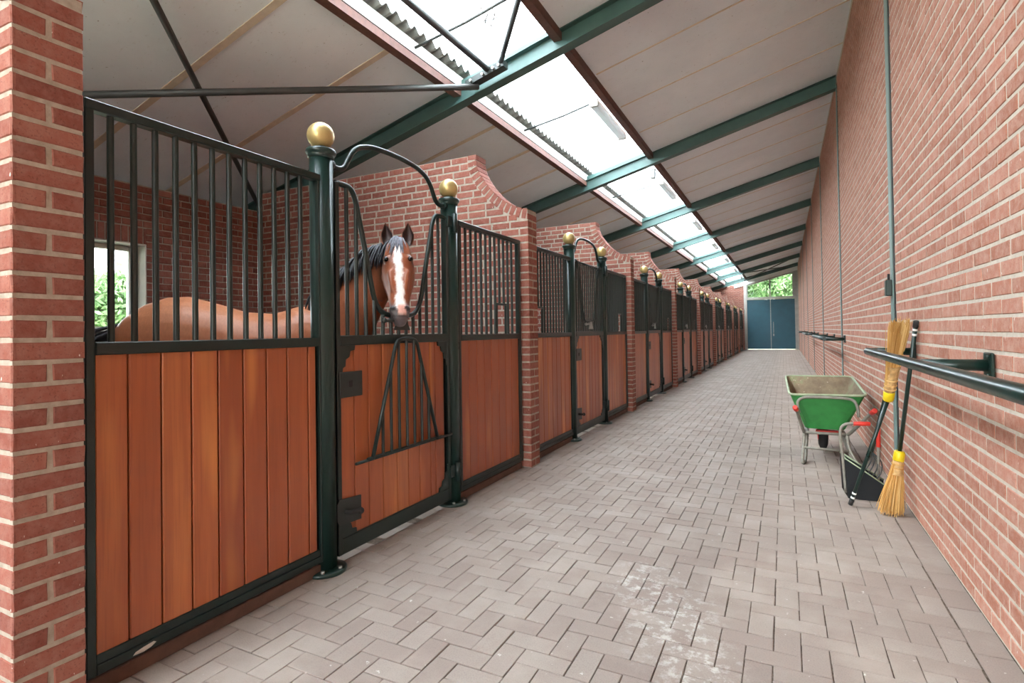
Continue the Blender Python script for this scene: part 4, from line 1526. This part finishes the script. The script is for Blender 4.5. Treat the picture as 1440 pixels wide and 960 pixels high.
at = me.color_attributes.new('coat', 'FLOAT_COLOR', 'POINT')
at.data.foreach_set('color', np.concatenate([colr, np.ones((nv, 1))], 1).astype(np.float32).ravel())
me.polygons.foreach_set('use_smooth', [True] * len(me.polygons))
me.transform(Matrix.Translation(Vector((3.3, -3.05, 0))))
me.materials.clear()
me.materials.append(M['coat'])
hr = obj('horse', me, None, None, (-3.3, 3.05, 0))
tag(hr, 'bay horse with white blaze looking out over the stall door', 'horse')
HL = lambda p: tuple(np.asarray(p) - np.array([-3.3, 3.05, 0]))
for sx in (-1, 1):
    MB().sphere(HL(hp(.186, sx * .081, .043)), .0175, 14, 10).build('eye', 'eye', hr)
    # ear: a pointed cup
    base = hp(.0, sx * .070, -.015)
    tip = hp(-.165, sx * .082, .0)
    axs = (tip - base); Le = np.linalg.norm(axs); axs /= Le
    fr3 = FN - axs * (FN @ axs); fr3 /= np.linalg.norm(fr3)
    sd3 = np.cross(axs, fr3)
    for nm, inset, mat in (('ear', 0.0, 'ear_brown'), ('ear_inside', .006, 'ear_dark')):
        rows = []
        for t, w in ((-.12, .034), (.0, .040), (.2, .047), (.4, .046), (.6, .037), (.8, .022), (.93, .010), (1.0, .002)):
            w = max(w - inset, .001)
            pts = []
            a0 = math.radians(58)
            for q in np.linspace(a0, 2 * math.pi - a0, 13):
                pts.append(HL(base + axs * Le * (t if not inset else t * .96) + fr3 * math.cos(q) * w * .8 + sd3 * math.sin(q) * w * (1 - .2 * (t > .5))))
            rows.append(pts)
        if mat not in M:
            M[mat] = paint(mat, (126, 68, 44) if mat == 'ear_brown' else (58, 36, 30), .6, 0, .15, 30)
        V = [p for r_ in rows for p in r_]
        n_ = 13
        F = []
        for i in range(len(rows) - 1):
            F += [(i * n_ + q, i * n_ + q + 1, (i + 1) * n_ + q + 1, (i + 1) * n_ + q) for q in range(n_ - 1)]
        MB().add(V, F, True).build(nm, mat, hr)
# hair tufts
def tufts(name, mat, roots, dirs, lens, rad, curl, seed):
    rg = np.random.default_rng(seed)
    m = MB()
    for r_, d0, L in zip(roots, dirs, lens):
        r_ = np.array(r_); d0 = np.array(d0, float)
        pts, p, d1 = [], r_.copy(), d0 / np.linalg.norm(d0)
        for k in range(6):
            pts.append(HL(p))
            d1 = d1 + np.array([0, 0, -curl]) + rg.normal(size=3) * .05
            d1 /= np.linalg.norm(d1)
            p = p + d1 * L / 5
        m.tube(pts, [rad * .7, rad, rad, rad * .8, rad * .5, rad * .08], 6)
    return m.build(name, mat, hr)
crest = smooth_path([(-3.19, 3.12, 1.685), (-3.10, 3.15, 1.76), (-3.0, 3.17, 1.845), (-2.82, 3.185, 1.955), (-2.66, 3.185, 2.015), (-2.52, 3.17, 2.03)], 12)
rg = np.random.default_rng(4)
roots, dirs, lens = [], [], []
for p in crest:
    for _ in range(5):
        roots.append(p + np.array([0, -.012, -.012]) + rg.normal(size=3) * .008)
        dirs.append(np.array([-.05 + rg.normal() * .12, -.75, .1 + rg.normal() * .15]))
        lens.append(rg.uniform(.17, .26))
tufts('mane', 'hair', roots, dirs, lens, .010, .55, 8)
roots, dirs, lens = [], [], []
for i in range(46):
    sx = rg.normal() * .022
    roots.append(hp(-.005 + rg.uniform(-.01, .02), sx * .9, .035 + rg.uniform(0, .01)))
    dirs.append(FN * .32 + AX * .9 + SD * (sx * 6 + rg.normal() * .12))
    lens.append(rg.uniform(.08, .18))
tufts('forelock', 'forelock', roots, dirs, lens, .0055, .12, 9)
roots, dirs, lens = [], [], []
for i in range(26):
    roots.append(W0 + HD * -1.25 + UZ * 1.41 + rg.normal(size=3) * .018)
    dirs.append(-HD * .8 + UZ * .1 + rg.normal(size=3) * .08)
    lens.append(rg.uniform(.6, .8))
tufts('tail', 'hair', roots, dirs, lens, .016, .6, 10)

# ----------------------------------------------------------------------------- outside
gr = obj('ground', MB().box(-60, 40, -40, 110, -.4, -.13).mesh('ground', 'grass'))
tag(gr, 'pale open ground outside the stable', 'ground', None, 'structure')
def tree(name, x, y, base, height, rad, n, seed, label, zlow=.15, size=.11):
    rg = np.random.default_rng(seed)
    e = empty(name, (x, y, base), label, 'tree', 'trees outside')
    tr2 = MB().tube([(0, 0, 0), (.03, 0, height * .3), (-.02, .02, height * .75)], [.11, .09, .03], 10)
    for i in range(9):
        a = rg.random() * 6.28
        z = height * rg.uniform(.2, .65)
        tr2.tube([(0, 0, z), (math.cos(a) * rad * .3, math.sin(a) * rad * .3, z + .25), (math.cos(a) * rad * .7, math.sin(a) * rad * .7, z + .5)], [.035, .025, .008], 6)
    tr2.build('trunk', 'bark', e)
    k = 60
    cc = rg.normal(size=(k, 3)); cc /= np.linalg.norm(cc, axis=1)[:, None]
    cc *= (rg.random(k) ** .4)[:, None]
    cen = np.array([0, 0, height * (zlow + 1) / 2])
    cen_s = cen + cc * np.array([rad, rad, height * (1 - zlow) / 2]) * .85
    pk = cen_s[rg.integers(0, k, n)] + rg.normal(size=(n, 3)) * rad * .17
    d1 = rg.normal(size=(n, 3)); d1 /= np.linalg.norm(d1, axis=1)[:, None]
    d2 = np.cross(d1, rg.normal(size=(n, 3))); d2 /= np.linalg.norm(d2, axis=1)[:, None]
    L = size * rg.uniform(.6, 1.2, n)[:, None]
    V = np.stack([pk - d1 * L, pk + d2 * L * .35, pk + d1 * L, pk - d2 * L * .35], 1).reshape(-1, 3)
    F = np.arange(n * 4).reshape(-1, 4)
    tag(obj('foliage', raw_mesh('foliage', V, F, 'leaf', np.repeat(rg.random(n), 4)), None, e), kind='stuff')
    return e
tree('garden_tree', -13.6, 6.9, -.13, 3.0, .95, 7000, 21, 'round pale green tree seen low through the stall window', .48)
tree('garden_tree', -19.5, 10.9, -.13, 4.1, 1.5, 9000, 22, 'taller green tree behind the round one outside the stall window', .1, .14)
tree('garden_tree', -21.5, 9.3, -.13, 3.4, 1.2, 6000, 27, 'green tree farther left outside the stall window', .1, .14)
for i, (x, y, h, rd) in enumerate(((-3.1, 45.5, 8.5, 1.8), (1.0, 46, 9.0, 1.8), (-1.1, 51, 10.5, 2.4), (4.6, 51.5, 10, 2.4), (-6.8, 51, 9.5, 2.4))):
    tree('garden_tree', x, y, -.13, h, rd, 9000, 30 + i, ['leafy tree outside the far window, left', 'leafy tree outside the far window, right', 'tall leafy tree centred behind the far window', 'leafy tree beyond the right edge of the far window', 'leafy tree beyond the left edge of the far window'][i], .12, .2)
